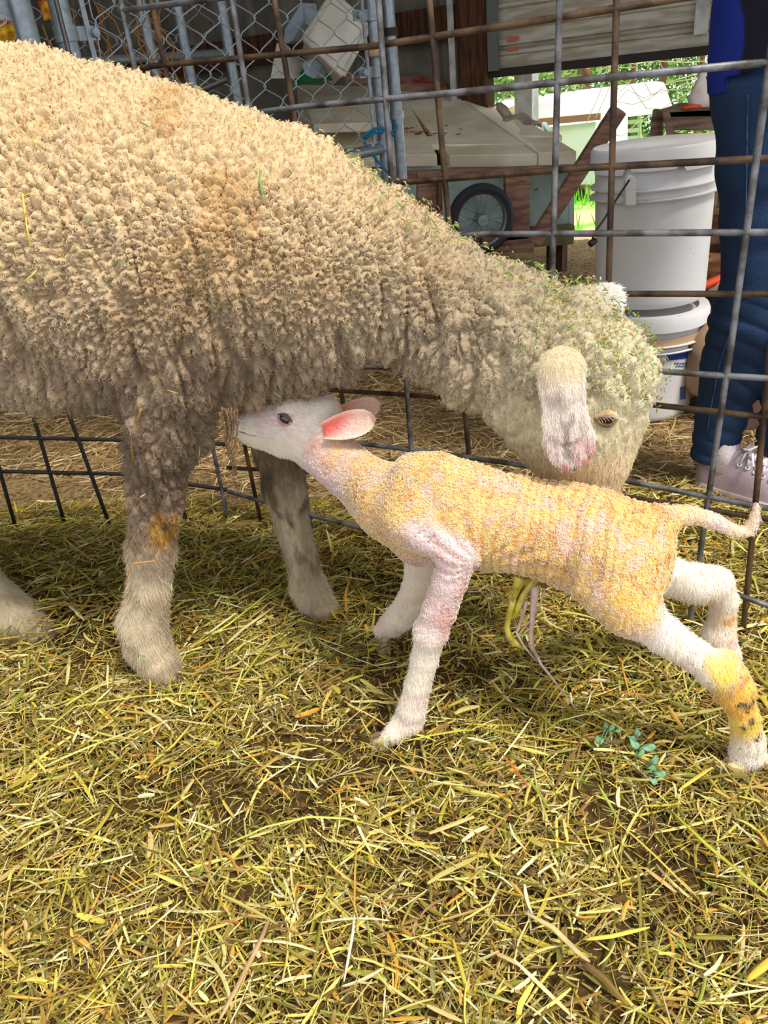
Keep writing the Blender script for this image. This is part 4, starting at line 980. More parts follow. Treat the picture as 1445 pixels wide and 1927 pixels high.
# short hair on face and legs
mix = sample(VD, F, (1-wl)*(wl < .5), 80000)
R0 = mix(VD); NR = mix(N); CR = mix(col); n = len(R0); dn = np.tile([0, 0, -1.], (n, 1)); fl = dn-(dn*NR).sum(1, keepdims=True)*NR; fl /= np.linalg.norm(fl, axis=1, keepdims=True)
L = (.0028+.0026*rng.random((n, 1)))*(1+1.0*(R0[:, :1] < .1)); jit = rng.normal(size=(n, 3))*.25
S = np.stack([R0+NR*L*.30*s+(fl+jit)*L*s for s in (0, .35, .7, 1)], 1)
hairs('short_hair', S, [.0002, .0002, .00016, .00008], np.clip(CR*(.9+.35*rng.random((n, 1))), 0, 1), m_hair, ew_root)

def leaf(base, tip, wid, nrmv, prof, cup, th, mat_, name, parent, colf=None, seed=0, fold=0, nu=26, nv=15):
    """ear: blade from base to tip, half widths from prof(s), cupped along its length; returns mesh arrays"""
    ax = tip-base; L = np.linalg.norm(ax); t = ax/L; nn = nrm(nrmv-(nrmv @ t)*t); sd = np.cross(t, nn); V = []; UV = []
    for side in (1, -1):
        for i in range(nu):
            s = i/(nu-1); hw = wid*prof(s)
            for j in range(nv):
                q = -1+2*j/(nv-1); c = base+t*L*s+sd*hw*q+nn*(cup(s)*wid*(q*q-.5)-fold*wid*math.sin(math.pi*s))
                edge = math.sqrt(max(0, 1-abs(q)**4))*min(1, (1-s)*8+.05); V.append(c+nn*side*th*.5*edge); UV.append((s, q, side))
    V = np.array(V); UV = np.array(UV); F = []
    o = nu*nv
    for i in range(nu-1):
        for j in range(nv-1):
            a = i*nv+j; F.append((a, a+1, a+nv+1, a+nv)); F.append((o+a, o+a+nv, o+a+nv+1, o+a+1))
    for j in range(nv-1): F.append(((nu-1)*nv+j, (nu-1)*nv+j+1, o+(nu-1)*nv+j+1, o+(nu-1)*nv+j)); F.append((j+1, j, o+j, o+j+1))
    for i in range(nu-1): F.append((i*nv, (i+1)*nv, o+(i+1)*nv, o+i*nv)); F.append(((i+1)*nv+nv-1, i*nv+nv-1, o+i*nv+nv-1, o+(i+1)*nv+nv-1))
    F = np.array(F); c = colf(V, UV) if colf is not None else None
    ob = fastmesh(name, V, F, c, mat_, parent); return ob, V, F, c, UV, t
def fuzz(V, F, c, t, n_, L0, parent, name, lift=.35, rad=.0003):
    N = vnormals(V, F); mix = sample(V, F, np.ones(len(V)), n_); R0 = mix(V); NR = mix(N); CR = mix(c); NR /= np.maximum(np.linalg.norm(NR, axis=1, keepdims=True), 1e-9)
    fl = t[None]-(NR @ t)[:, None]*NR; L = L0*(.6+.8*rng.random((n_, 1))); j = rng.normal(size=(n_, 3))*.22
    S = np.stack([R0+NR*L*lift*math.sqrt(s)+(fl+j)*L*s for s in (0, .4, .75, 1)], 1)
    return hairs(name, S, [rad, rad*.9, rad*.7, rad*.35], np.clip(CR*(.92+.3*rng.random((n_, 1))), 0, 1), m_hair, parent)
m_ear = mat('ear_skin', attr=True, rough=.8, sss=.15, bump=.25, bscale=300)
def earcol(V, UV):
    s, q = UV[:, 0], UV[:, 1]; c = np.tile(lin((232, 218, 206)), (len(V), 1)); n = vnoise(V*np.array([1, 1, .28]), 170, 41, 3); 
    g = (sstep(.75, .1, np.abs(q))*sstep(.15, .4, s)*sstep(.38, .6, n))[:, None]; c = c*(1-.6*g)+lin((150, 128, 118))*.6*g
    p = (sstep(.62, .92, s)*sstep(.42, .60, vnoise(V, 90, 42, 3)))[:, None]; c = c*(1-.75*p)+lin((212, 120, 112))*.75*p
    k = (sstep(.5, .95, s)*sstep(.56, .64, vnoise(V, 220, 43, 2)))[:, None]; c = c*(1-.6*k)+lin((90, 62, 56))*.6*k
    return c
eb = at(1056, 672, .805); et = at(1078, 884, .785)
eb_ = Body(); vd = nrm(ray(1070, 780))
eb_.chain([(1064, 694, .850, 34), (1056, 696, .818, 34)], .02, 1)
eb_.chain([(1056, 700, .815, 36), (1058, 735, .800, 30)], .02, .7, lat=vd)
eb_.chain([(1058, 735, .800, 32), (1064, 790, .790, 40), (1071, 832, .786, 47), (1074, 856, .786, 27)], .02, .16, lat=vd)
Ve, Fe = eb_.mesh(.0042, 2); Ne = vnormals(Ve, Fe); ax_e = nrm(et-eb); se = np.clip(((Ve-eb) @ ax_e)/np.linalg.norm(et-eb), 0, 1); sd_e = nrm(np.cross(ax_e, vd)); qe = ((Ve-eb-np.outer(se*np.linalg.norm(et-eb), ax_e)) @ sd_e)/.034
Ve = Ve+Ne*(.0016*np.exp(-(qe-.15)**2/.03)*sstep(.2, .4, se)-.0018*np.exp(-(qe+.25)**2/.02)*sstep(.15, .35, se))[:, None]*sstep(.3, .7, -(Ne @ vd))[:, None]*sstep(.95, .75, se)[:, None]
ce = earcol(Ve, np.stack([se, qe, 0*se], -1)); rt_e = sstep(.30, .12, se)[:, None]; ce = ce*(1-rt_e)+lin((222, 206, 174))*rt_e
ob = fastmesh('ear', Ve, Fe, ce, m_ear, ew_root); ob['label'] = 'large white ear with a pink speckled tip, hanging toward the camera'
fuzz(Ve, Fe, ce, ax_e, 24000, .0042, ew_root, 'ear_hair', .25, .00018)
# far ear tip showing behind the poll
ob, Vf, Ff, cf, uv, tf = leaf(at(1090, 575, .99), at(1170, 562, .97), .030, np.array([0, -.6, .8]), lambda s: 1.0*math.sqrt(max(0, 1-max(0, (s-.45)/.55)**2.4)), lambda s: -.5, .006, m_ear, 'ear', ew_root,
    lambda V, UV: np.where((sstep(.5, .6, vnoise(V, 60, 51, 2))*(UV[:, 1] > 0))[:, None] > .5, lin((70, 60, 58)), lin((244, 238, 230))))
ob['label'] = 'small white far ear tip with dark mark'
fuzz(Vf, Ff, cf, tf, 4000, .008, ew_root, 'ear_hair')
# eye of the ewe
pe, ne = ew.trace(1141, 788)
mb = MB(); mb.ball(pe-ne*.0065, .0115, 24); m_eye = mat('ewe_eye', (120, 78, 38), .12, c2=(86, 54, 26), nscale=60, spec=.6, coat=.6); ey = mb.build('eye', m_eye, ew_root, True)
rt_ = nrm(_r-(_r @ ne)*ne); up_ = np.cross(ne, rt_) if np.cross(ne, rt_)[2] > 0 else -np.cross(ne, rt_)
mb = MB(); mb.ball(pe+ne*.0044-up_*.0005, (.0062, .0032, .0012), 16, np.array([rt_, up_, ne]).T); o = mb.build('pupil', mat('pupil_black', (14, 12, 12), .1), ey, True); o.matrix_parent_inverse = Matrix.Identity(4)
m_lid = mat('eyelid', (150, 112, 84), .8, c2=(96, 70, 52), nscale=90, bump=.3)
def lidcurve(h0, h1, wd=.0155, off=.004, drop=0): return [pe+rt_*wd*a+up_*(h0*(1-a*a)+drop*a)+ne*(off*(1-a*a)-.0015) for a in np.linspace(-1, 1, 13)]
mb = MB(); mb.tube(lidcurve(.0085, 0, off=.0052, drop=-.002), [.001+.0034*math.sin(math.pi*i/12) for i in range(13)], 8); mb.build('upper_eyelid', mat('eyelid_cream', (222, 206, 176), .85, c2=(190, 160, 120), nscale=80), ew_root, True)
mb = MB(); mb.tube(lidcurve(-.0072, 0, off=.0052, drop=-.002), [.0008+.0018*math.sin(math.pi*i/12) for i in range(13)], 8); mb.build('lower_eyelid', m_lid, ew_root, True)
n = 14; a = np.linspace(-.85, .95, n)[:, None]; B0 = pe+rt_*.0155*a+up_*(.0065*(1-a*a)-.002*a)+ne*(.0075*(1-a*a)); dr_ = (up_*.1+rt_*.35+ne*.9)[None]+rt_*a*.55+rng.normal(size=(n, 3))*.12; Ls = .010+.006*rng.random((n, 1))
hairs('eyelashes', np.stack([B0+dr_*Ls*s-up_*Ls*.25*s*s for s in (0, .4, .8, 1)], 1), [.00016, .00015, .00012, .00008], np.tile(lin((240, 228, 200)), (n, 1)), m_hair, ew_root)
# nostril and mouth line on the muzzle, mostly behind the lamb
mb = MB(); q, nq = ew.trace(1150, 950); mb.tube([q+ne*0+np.array([0, 0, .006]), q, q+np.array([-.006, 0, -.006])], [.001, .0022, .001], 8); mb.build('nostril', m_lid, ew_root, True)
# hooves
def hoof(pxs, Y, wpx, par, m_=m_hoof, z=0.0, ln=1.0, dirv=(.8, -.4, 0)):
    c = at(pxs[0], pxs[1], Y); d = nrm(dirv); s_ = np.cross(d, ZUP); r_ = wpx/pxm(c)
    for sg in (-1, 1):
        mb = MB(); b = np.array([c[0], c[1], 0])+s_*sg*r_*.5; hh = max(.02, c[2]-z); V = []; K = 14
        for (lv, sc_) in ((0, 1.0), (.5, .9), (1, .72)):
            for j in range(K):
                g = 2*math.pi*j/K; x = math.cos(g); y = math.sin(g); xx = x*(1.25 if x > 0 else .8)*ln
                V.append(b+d*r_*(xx*sc_+.28*(1-lv)-.1)+s_*y*r_*.50*sc_+ZUP*(z+hh*lv))
        mb.add(V, [(i*K+j, i*K+(j+1) % K, (i+1)*K+(j+1) % K, (i+1)*K+j) for i in range(2) for j in range(K)]+[tuple(range(K))[::-1], tuple(2*K+j for j in range(K))]); mb.build('hoof', m_, par, 50)
hoof((306, 1266), .960, 30, ew_root, dirv=(.75, -.66, 0)); hoof((607, 1150), 1.08, 27, ew_root, dirv=(.7, -.7, 0)); hoof((74, 1192), 1.115, 28, ew_root, dirv=(.9, -.3, 0)); hoof((-465, 1230), .975, 28, ew_root, dirv=(.9, -.3, 0))
# dangling strand of matted wool below the brisket
mb = MB(); q = [at(427, 770, .90), at(432, 805, .90), at(428, 838, .90), at(436, 868, .90), at(441, 895, .9)]
for k_ in range(12):
    o1 = rng.normal(size=3)*np.array([.006, .004, 0])*(1 if k_ < 7 else 1.8); nq_ = len(q) if k_ < 7 else 3; pts = []
    for i_ in range((nq_-1)*5+1):
        a_, f_ = divmod(i_/5, 1); a_ = int(min(a_, nq_-2)); f_ = i_/5-a_; pts.append(q[a_]*(1-f_)+q[a_+1]*f_+o1*(1-i_/(nq_*5))+rng.normal(size=3)*.0009)
    mb.tube(pts, np.linspace(.0013, .0005, len(pts)), 6)
mb.build('matted_wool_strand', mat('matted_wool', (128, 100, 74), .95, bump=.8, bscale=300), ew_root, True)

# ================================================================== LAMB
m_lamb = mat('lamb_skin', attr=True, rough=.5, spec=.45, bump=.35, bscale=330, sss=.12)
m_curl = mat('lamb_curl', attr=True, rough=.4, spec=.4)
# attributes: (curl, yellow, longhair)
lb = Body()
TY = (1, 1, 0); PK = (1, .1, 0)
lb.chain([(740, 945, .86, 70), (800, 953, .83, 84), (880, 972, .81, 84), (960, 985, .80, 87), (1040, 1000, .785, 88), (1110, 1026, .77, 96), (1165, 1048, .755, 90)], .03, .86, TY)
lb.chain([(775, 882, .83, 22), (828, 884, .815, 28), (895, 915, .81, 30)], .03, 1, (1, .7, 0))    # withers
lb.chain([(1100, 952, .77, 26), (1180, 985, .755, 30), (1218, 1008, .745, 28)], .03, 1, TY)   # croup
lb.chain([(1212, 1010, .745, 34), (1195, 1080, .735, 52)], .03, .9, TY)
lb.chain([(612, 832, .985, 42), (660, 880, .955, 40), (710, 925, .905, 54), (760, 955, .87, 66)], .03, 1, (1, .55, 0))
lb.chain([(590, 860, .985, 26), (650, 908, .95, 24), (715, 962, .89, 30)], .025, 1, (1, .0, .1))
# head
lb.chain([(598, 806, 1.0, 50), (556, 800, 1.0, 50), (515, 800, 1.0, 42), (478, 803, 1.0, 29), (456, 802, 1.0, 20)], .015, .85, (0, .05, 1))
lb.chain([(585, 838, .995, 34), (530, 836, .998, 24), (488, 828, 1.0, 15), (466, 820, 1.0, 12)], .015, .8, (0, 0, 1))
lb.chain([(560, 776, 1.0, 30), (610, 772, 1.0, 28)], .015, 1.1, (.1, .35, .8))
lb.seg(at(535, 770, .985), at(556, 768, .985), .012, .012, .012, 1, (0, .1, 1))
# near foreleg
lb.chain([(765, 985, .80, 34), (805, 1002, .785, 36), (845, 1026, .772, 34), (870, 1038, .768, 27)], .018, .8, PK)
lb.chain([(866, 1044, .768, 29), (846, 1095, .772, 30), (826, 1150, .776, 30), (810, 1190, .778, 28)], .014, 1, (.8, .15, .2))
lb.chain([(810, 1190, .778, 28), (799, 1240, .78, 24), (786, 1290, .78, 23), (775, 1335, .78, 25), (769, 1355, .782, 27), (745, 1378, .778, 21), (722, 1394, .774, 12), (708, 1401, .771, 7)], .012, 1, (0, .12, 1))
# chest floor and axilla
lb.chain([(785, 1030, .85, 34), (840, 1036, .83, 28), (910, 1048, .81, 18)], .03, 1, (1, .1, .2))
# far foreleg
lb.chain([(800, 1030, .88, 42), (792, 1080, .90, 28), (778, 1125, .93, 26), (756, 1158, .955, 26), (738, 1174, .97, 24), (716, 1186, .975, 13)], .014, 1, (.1, .3, 1))
# near hind leg: thigh, gaskin, hock, cannon
lb.chain([(1160, 1060, .715, 68), (1168, 1110, .70, 56), (1190, 1150, .69, 43)], .03, .8, (1, .85, 0))
lb.chain([(1125, 1108, .71, 38), (1160, 1145, .70, 26)], .025, .8, (1, .6, 0))
lb.chain([(1190, 1150, .69, 42), (1250, 1196, .685, 35), (1310, 1236, .68, 30), (1350, 1264, .678, 29)], .018, .85, (.15, .1, .9))
lb.chain([(1366, 1240, .678, 18), (1382, 1272, .676, 22), (1382, 1300, .676, 30)], .016, .9, (0, .6, .6))
lb.chain([(1350, 1264, .678, 30, (0, .55, .8)), (1384, 1300, .675, 28, (0, .9, .8)), (1400, 1350, .672, 26, (0, .8, .8)), (1408, 1395, .672, 29), (1405, 1418, .672, 31), (1392, 1436, .668, 22)], .016, .95, (0, .2, .8))
lb.seg(at(1418, 1424, .672), at(1436, 1432, .672), .012, .009, .01, 1, (0, 0, 1))
# far hind leg
lb.chain([(1200, 1075, .83, 46), (1260, 1086, .835, 36), (1310, 1102, .84, 34)], .016, .9, (.3, 0, .8))
lb.chain([(1310, 1096, .84, 34), (1345, 1098, .84, 32), (1362, 1130, .84, 24), (1358, 1170, .84, 22), (1352, 1196, .84, 25)], .014, 1, (0, .35, 1))
lb.chain([(1352, 1196, .84, 26), (1368, 1230, .84, 22), (1380, 1290, .84, 20), (1376, 1318, .835, 22)], .014, 1, (0, .3, 1))
# tail
lb.chain([(1205, 992, .745, 36), (1248, 976, .745, 25), (1300, 968, .75, 16), (1345, 982, .755, 13), (1385, 1001, .755, 11), (1408, 1000, .755, 10), (1419, 978, .755, 9), (1424, 952, .755, 4)], .014, 1, (.6, .42, .5))
Vl, Fl = lb.mesh(.0055, 2)
D_, Al = lb.dist(Vl, True); Nl = vnormals(Vl, Fl)
pxl, pyl = pxy(Vl); Xl, Yl, Zl = Vl.T
# skin folds: rings round the barrel, radiating folds behind the shoulder
axc = Vl-at(735, 945, .86); axd = nrm(at(1170, 1050, .755)-at(735, 945, .86)); uu = axc @ axd
wr = Vl+.010*np.stack([vnoise(Vl, 30, s)-.5 for s in (61, 62, 63)], -1)
uw = (wr-at(735, 945, .86)) @ axd+.012*(vnoise(Vl, 16, 64, 2)-.5)
rib = np.abs(np.sin(uw*math.pi/.0105))**.8
body = np.clip(Al[:, 0], 0, 1)*sstep(.06, .16, uu)*sstep(.44, .30, uu)
ax2_ = at(900, 1062, .76); q = wr-ax2_; ang = np.arctan2(q[:, 2], q[:, 0]); rad = np.linalg.norm(q[:, [0, 2]], axis=1)
rd = sstep(.13, .05, rad)*sstep(.012, .03, rad)*(q[:, 2] > -.01)*(Yl < .80)
fold = np.abs(np.sin(ang*9))**1.2
fl_ = sstep(.10, .02, np.linalg.norm((Vl-at(1085, 1010, .70))*np.array([1.6, .5, .55]), axis=1))
bigf = -np.exp(-((uw-.232)/.008)**2)*fl_-.8*np.exp(-((uw-.258)/.007)**2)*fl_
bump1, bump2 = worley(Vl, 330, 71); peb = sstep(0, .6, bump2-bump1)
dl = .0034*(rib-.5)*body*(.4+.9*vnoise(Vl, 14, 66, 2))+.004*(fold-.5)*rd+.0045*bigf+.0012*peb*np.clip(Al[:, 0], 0, 1)
mudn = vnoise(Vl, 70, 88, 3)
VL = Vl+Nl*dl[:, None]
y1 = lin((234, 190, 106)); y2 = lin((214, 146, 48)); y3 = lin((244, 212, 74)); pk = lin((238, 206, 206)); pk2 = lin((226, 172, 170)); wh = lin((248, 236, 220)); cr = lin((240, 222, 180))
na = vnoise(Vl, 34, 81, 4)[:, None]; nb = vnoise(Vl, 95, 82, 4)[:, None]; nc = vnoise(Vl, 150, 83, 2)[:, None]
yel = np.clip(Al[:, 1:2], 0, 1); lh = np.clip(Al[:, 2:3], 0, 1)
rump = sstep(.26, .40, uu)[:, None]
ycol = y1*(1-sstep(.45, .62, nb))+y2*sstep(.45, .62, nb); m_ = rump*sstep(.42, .58, na); ycol = ycol*(1-m_)+y3*m_
pp_ = sstep(.53, .66, .4*na+.6*nb+.02*(1-rump)-.04*rump)*.6; ycol = ycol*(1-pp_)+lin((236, 208, 196))*pp_
pcol = pk*(1-sstep(.5, .65, na))+pk2*sstep(.5, .65, na)
lw_ = sstep(.30, .80, lh+.3*(nb-.5)); base = lw_*(wh*(1-.5*sstep(.5, .66, na))+pk*.5*sstep(.5, .66, na))+(1-lw_)*pcol
ym = sstep(.30, .62, yel+.35*(na-.5)); cl = base*.94*(1-ym)+ycol*.94*ym
spd = vnoise(Vl, 420, 91, 1)[:, None]; sp = sstep(.80, .84, spd)*sstep(.46, .56, vnoise(Vl, 12, 92, 2)[:, None])*np.clip(Al[:, 0:1]+rump, 0, 1); cl = cl*(1-.8*sp)+lin((70, 48, 24))*.8*sp
# soiled hock/cannon of the near hind leg, stains at flank fold
def blot(c, px, py, Y, r, color, k=.8, nz=.012, f=90):
    global cl
    d = np.linalg.norm(Vl-at(px, py, Y), axis=1)[:, None]+nz*(vnoise(Vl, f, int(px) % 97, 3)[:, None]-.5)*2
    m = sstep(r, r*.6, d)*k; cl = cl*(1-m)+lin(color)*m
blot(0, 1370, 1260, .655, .030, (250, 210, 70), .8); blot(0, 1400, 1340, .65, .036, (236, 178, 60), .85)
for (x, y, r) in ((1412, 1290, .006), (1422, 1330, .010), (1395, 1330, .005), (1428, 1362, .009), (1385, 1395, .004), (1402, 1375, .005), (1405, 1265, .005), (1432, 1395, .006), (1408, 1345, .005), (1418, 1310, .005)): blot(0, x, y, .650, r*1.3, (72, 50, 20), .9, .012, 150)
blot(0, 1160, 1168, .655, .010, (120, 70, 14), .9, .008, 160); blot(0, 1195, 1165, .655, .008, (130, 84, 20), .8, .008, 160); blot(0, 1180, 1158, .655, .030, (238, 184, 50), .6)
blot(0, 1378, 1170, .82, .012, (224, 160, 40), .8); blot(0, 1376, 1185, .815, .006, (60, 40, 16), .9, .006, 160)
blot(0, 610, 800, .95, .025, (240, 208, 160), .4)
lroot = empty('lamb', (at(900, 1380, .8)[0], .80, 0), 'newborn lamb with wet wrinkled yellow-stained coat nosing under the ewe', 'lamb')
fastmesh('body', VL, Fl, np.clip(cl, 0, 1), m_lamb, lroot)
# tight curls
cw = np.clip(Al[:, 0], 0, 1)*(lh[:, 0] < .6)
mix = sample(VL, Fl, cw, 30000); R0 = mix(VL); NR = mix(Nl); CR = mix(cl); n = len(R0)
vis = ((CAM-R0)*NR).sum(1) > -.1; R0, NR, CR = R0[vis], NR[vis], CR[vis]; n = len(R0)
T1 = np.cross(NR, rng.normal(size=(n, 3))); T1 /= np.linalg.norm(T1, axis=1, keepdims=True); T2 = np.cross(NR, T1); rr = .0011+.0008*rng.random((n, 1)); a0 = rng.random((n, 1))*.6
S = np.stack([R0+T1*rr*np.cos(a0+s*4.2)+T2*rr*np.sin(a0+s*4.2)*.9+NR*(.0003+.0011*math.sin(s*3.1)) for s in (0, .2, .4, .6, .8, 1)], 1)
hairs('curls', S, [.00016, .00024, .00028, .00028, .00022, .0001], np.clip(CR*.5+.5*lin((255, 246, 222))*(.75+.35*rng.random((n, 1))), 0, 1), m_curl, lroot)
# longer wet hair on head, legs, tail
lw = np.clip(Al[:, 2], 0, 1)
mix = sample(VL, Fl, lw**1.5+.02, 42000); R0 = mix(VL); NR = mix(Nl); CR = mix(cl); n = len(R0); hx = mix(pxl[:, None])[:, 0]; hy = mix(pyl[:, None])[:, 0]
vis = ((CAM-R0)*NR).sum(1) > -.25; R0, NR, CR, hx = R0[vis], NR[vis], CR[vis], hx[vis]; n = len(R0)
dn = np.where((R0[:, :1] < at(640, 850, .97)[0]), np.array([[.8, 0, -.6]]), np.array([[.1, 0, -1.]])); dn = dn-(dn*NR).sum(1, keepdims=True)*NR; dn /= np.maximum(np.linalg.norm(dn, axis=1, keepdims=True), 1e-9)
_, _, fp = worley(R0, 210, 5, feat=True); tp = fp-R0; tp -= (tp*NR).sum(1, keepdims=True)*NR
isleg = (R0[:, :1] > at(640, 850, .97)[0]); L = (.0030+.0042*rng.random((n, 1)))*np.where(isleg, 1.0, .9); j = rng.normal(size=(n, 3))*.22
S = np.stack([R0+NR*L*.20*math.sqrt(s)+(dn+j)*L*s+tp*.6*s for s in (0, .35, .7, 1)], 1)
hairs('hair', S, [.0002, .0002, .00016, .00008], np.clip(CR*.75+.25*lin((255, 246, 226))*(.8+.3*rng.random((n, 1))), 0, 1), m_curl, lroot)
# eye
pe2, ne2 = lb.trace(536, 789); r2 = nrm(_r-(_r @ ne2)*ne2); u2 = np.cross(ne2, r2); u2 = u2 if u2[2] > 0 else -u2
r2, u2 = nrm(r2*.86-u2*.5), nrm(u2*.86+r2*.5)
mb = MB(); mb.ball(pe2-ne2*.0035, (.0095, .0068, .0062), 24, np.array([r2, u2, ne2]).T); mb.build('eye', mat('lamb_eye', (20, 14, 14), .06, spec=.8, coat=1), lroot, True)
m_rim = mat('eye_rim', (200, 140, 142), .6)
for sg, nm in ((1, 'upper_eyelid'), (-1, 'lower_eyelid')):
    mb = MB(); mb.tube([pe2+r2*.0115*a+u2*sg*.0066*(1-a*a)+ne2*(.0035*(1-a*a)-.001) for a in np.linspace(-1, 1, 13)], [.0006+.0016*math.sin(math.pi*i/12) for i in range(13)], 8); mb.build(nm, m_rim if sg < 0 else mat('dark_lid', (120, 84, 80), .6), lroot, True)
# nose and mouth
q1, nq1 = lb.trace(447, 797); mb = MB(); mb.ball(q1-nq1*.001, (.0045, .0025, .003), 12); mb.build('nostril', mat('nose_pink', (196, 140, 132), .5), lroot, True)
mb = MB(); mb.tube([lb.trace(x, y)[0] for x, y in ((449, 812), (460, 815), (472, 819), (484, 822))], [.0006, .0011, .001, .0004], 6); mb.build('mouth_line', mat('mouth_pink', (170, 110, 104), .6), lroot, True)
# ears
def lec(inner):
    def f(V, UV):
        s, q = UV[:, 0], UV[:, 1]; n = vnoise(V, 90, 47, 3)
        c = np.tile(lin((236, 196, 184)), (len(V), 1)); m = (sstep(.2, .9, s)*.6)[:, None]; c = c*(1-m)+lin((238, 208, 186))*m
        p = (sstep(.55, .1, s+.3*q)*inner)[:, None]; c = c*(1-p)+lin((238, 130, 120))*p
        e = sstep(.7, .95, np.abs(q))[:, None]*.5; c = c*(1-e)+lin((244, 232, 205))*e
        return c
    return f
lp = lambda s: (.55+.45*math.sin(min(1, s/.55)*math.pi/2))*math.sqrt(max(0, 1-max(0, (s-.55)/.45)**2.3))
ob, Ve, Fe, ce, uv, te = leaf(at(608, 812, .955), at(706, 788, .945), .0185, np.array([.1, -1, .55]), lp, lambda s: .75-.4*s, .003, m_ear, 'ear', lroot, lec(1.0)); fuzz(Ve, Fe, ce, te, 2600, .0022, lroot, 'ear_hair', .25, .0002)
ob, Ve, Fe, ce, uv, te = leaf(at(622, 790, 1.02), at(716, 759, 1.02), .0165, np.array([.1, -1, .5]), lp, lambda s: .5-.3*s, .003, m_ear, 'ear', lroot, lec(.4)); fuzz(Ve, Fe, ce, te, 2200, .0022, lroot, 'ear_hair', .25, .0002)
# umbilical cord and membrane
m_cord = mat('wet_membrane', (206, 190, 90), .25, c2=(170, 150, 50), nscale=60, spec=.6)
mb = MB(); V = []; nu, nv = 10, 14
for j in range(nv):
    s = j/(nv-1)
    for i in range(nu):
        q = i/(nu-1); wdt = 52*(1-.72*s)+3*math.sin(9*s); V.append(at(975-14*s+ (q-.12)*wdt, 1082+78*s+6*math.sin(q*5), .775-.006*math.sin(q*9+s*4)))
mb.add(V, [(j*nu+i, j*nu+i+1, (j+1)*nu+i+1, (j+1)*nu+i) for j in range(nv-1) for i in range(nu-1)]); o = mb.build('umbilical_membrane', m_cord, lroot, True); sm = o.modifiers.new('s', 'SOLIDIFY'); sm.thickness = .0025
def strand(L, r_, m_, Y=.775): 
    mb = MB(); mb.tube([at(x, y, Y) for x, y in L], r_, 8); return mb.build('umbilical_strand', m_, lroot, True)
strand([(968, 1120), (960, 1150), (953, 1180), (958, 1198), (972, 1212), (985, 1222)], [.004, .0045, .004, .0042, .0035, .002], m_cord)
m_pkc = mat('pale_cord', (222, 196, 186), .3, c2=(190, 160, 150), nscale=50, spec=.5)
strand([(1006, 1100), (1005, 1130), (1002, 1160), (999, 1190), (1000, 1215), (1012, 1240)], [.007, .005, .0038, .003, .0028, .002], m_pkc)
strand([(1000, 1215), (1018, 1250), (1050, 1290), (1072, 1320), (1092, 1345)], [.0022, .0018, .0012, .0012, .0008], m_pkc, .775)
strand([(990, 1130), (986, 1150), (972, 1190), (985, 1215), (1010, 1245)], [.003, .002, .0016, .0016, .001], m_pkc)
strand([(1025, 1110), (1015, 1140), (1000, 1165), (975, 1195)], [.0012]*4, m_pkc)
# lamb hooves (soft, pale)
m_lh = mat('soft_hoof', (214, 190, 140), .5, c2=(120, 100, 76), nscale=60)
for (x, y, Y, w_, d) in ((712, 1398, .772, 14, (-.95, -.3, 0)), (722, 1186, .975, 13, (-.95, -.3, 0)), (1384, 1440, .664, 20, (-.6, .2, 0)), (1376, 1316, .833, 15, (-.4, -.9, 0))): hoof((x, y), Y, w_, lroot, m_lh, z=.004, dirv=d)

# ================================================================== PERSON
m_jeans = mat('dark_denim', (34, 56, 88), .9, c2=(24, 42, 72), nscale=9, bump=.5, bscale=500, stretch=(1, 1, .5))
m_skinp = mat('skin', (205, 160, 135), .6)
pr = empty('person', (*at(1400, 900, 1.36)[:2], 0), 'person standing behind the wire panel in dark jeans, navy top and mauve lace-up shoes', 'person')
LEG1 = [(1448, 60, 1.38, 94), (1450, 180, 1.38, 96), (1444, 300, 1.37, 86), (1436, 420, 1.36, 72), (1426, 530, 1.35, 62), (1406, 610, 1.36, 60), (1378, 690, 1.38, 55), (1358, 770, 1.39, 44), (1342, 850, 1.39, 35), (1340, 885, 1.39, 32)]
LEG2 = [(1560, 60, 1.36, 105), (1570, 300, 1.34, 88), (1560, 420, 1.32, 70), (1545, 540, 1.30, 60), (1520, 640, 1.31, 56), (1490, 740, 1.33, 45), (1466, 830, 1.34, 35), (1462, 872, 1.34, 32)]
def pers(grow, legs=(LEG1, LEG2), top=True, cut=None):
    b = Body()
    for Lg in legs:
        L_ = Lg[:cut] if cut else Lg; b.chain([(x, y, Y, r_+grow) for x, y, Y, r_ in L_], .03)
    return b
bd = pers(-17)
hip = at(1500, 60, 1.37); bd.seg(hip+ZUP*.04, hip+ZUP*.28, .105, .10, .05, .7); bd.seg(hip+ZUP*.30, hip+ZUP*.50, .115, .15, .06, .65); bd.seg(hip+ZUP*.5+np.array([-.14, 0, .04]), hip+ZUP*.5+np.array([.14, 0, .04]), .06, .06, .06)
sp_ = hip+ZUP*.52
for sg in (-1, 1):
    sh_ = sp_+np.array([sg*.17, 0, 0]); el = sh_+np.array([sg*.05, .03, -.27]); wrp = el+np.array([-sg*.09, -.16, .06]); bd.seg(sh_, el, .045, .036, .03); bd.seg(el, wrp, .036, .024, .02)
    for f_ in range(4): bd.seg(wrp+np.array([-sg*.03, -.03, -.012+f_*.018*.6]), wrp+np.array([-sg*.085, -.07, -.02+f_*.017]), .010, .007, .006)
    bd.seg(wrp, wrp+np.array([-sg*.04, -.035, .005]), .024, .022, .02); bd.seg(wrp+np.array([-sg*.01, -.02, .02]), wrp+np.array([-sg*.04, -.04, .05]), .011, .008, .008)
bd.seg(sp_+ZUP*.05, sp_+ZUP*.15, .05, .048, .03); bd.seg(sp_+ZUP*.24, sp_+ZUP*.30, .075, .085, .03, 1.15); bd.seg(sp_+ZUP*.20+np.array([0, -.04, 0]), sp_+ZUP*.25, .05, .07, .03)
V, F = bd.mesh(.014, 1); fastmesh('body', V, F, None, m_skinp, pr)
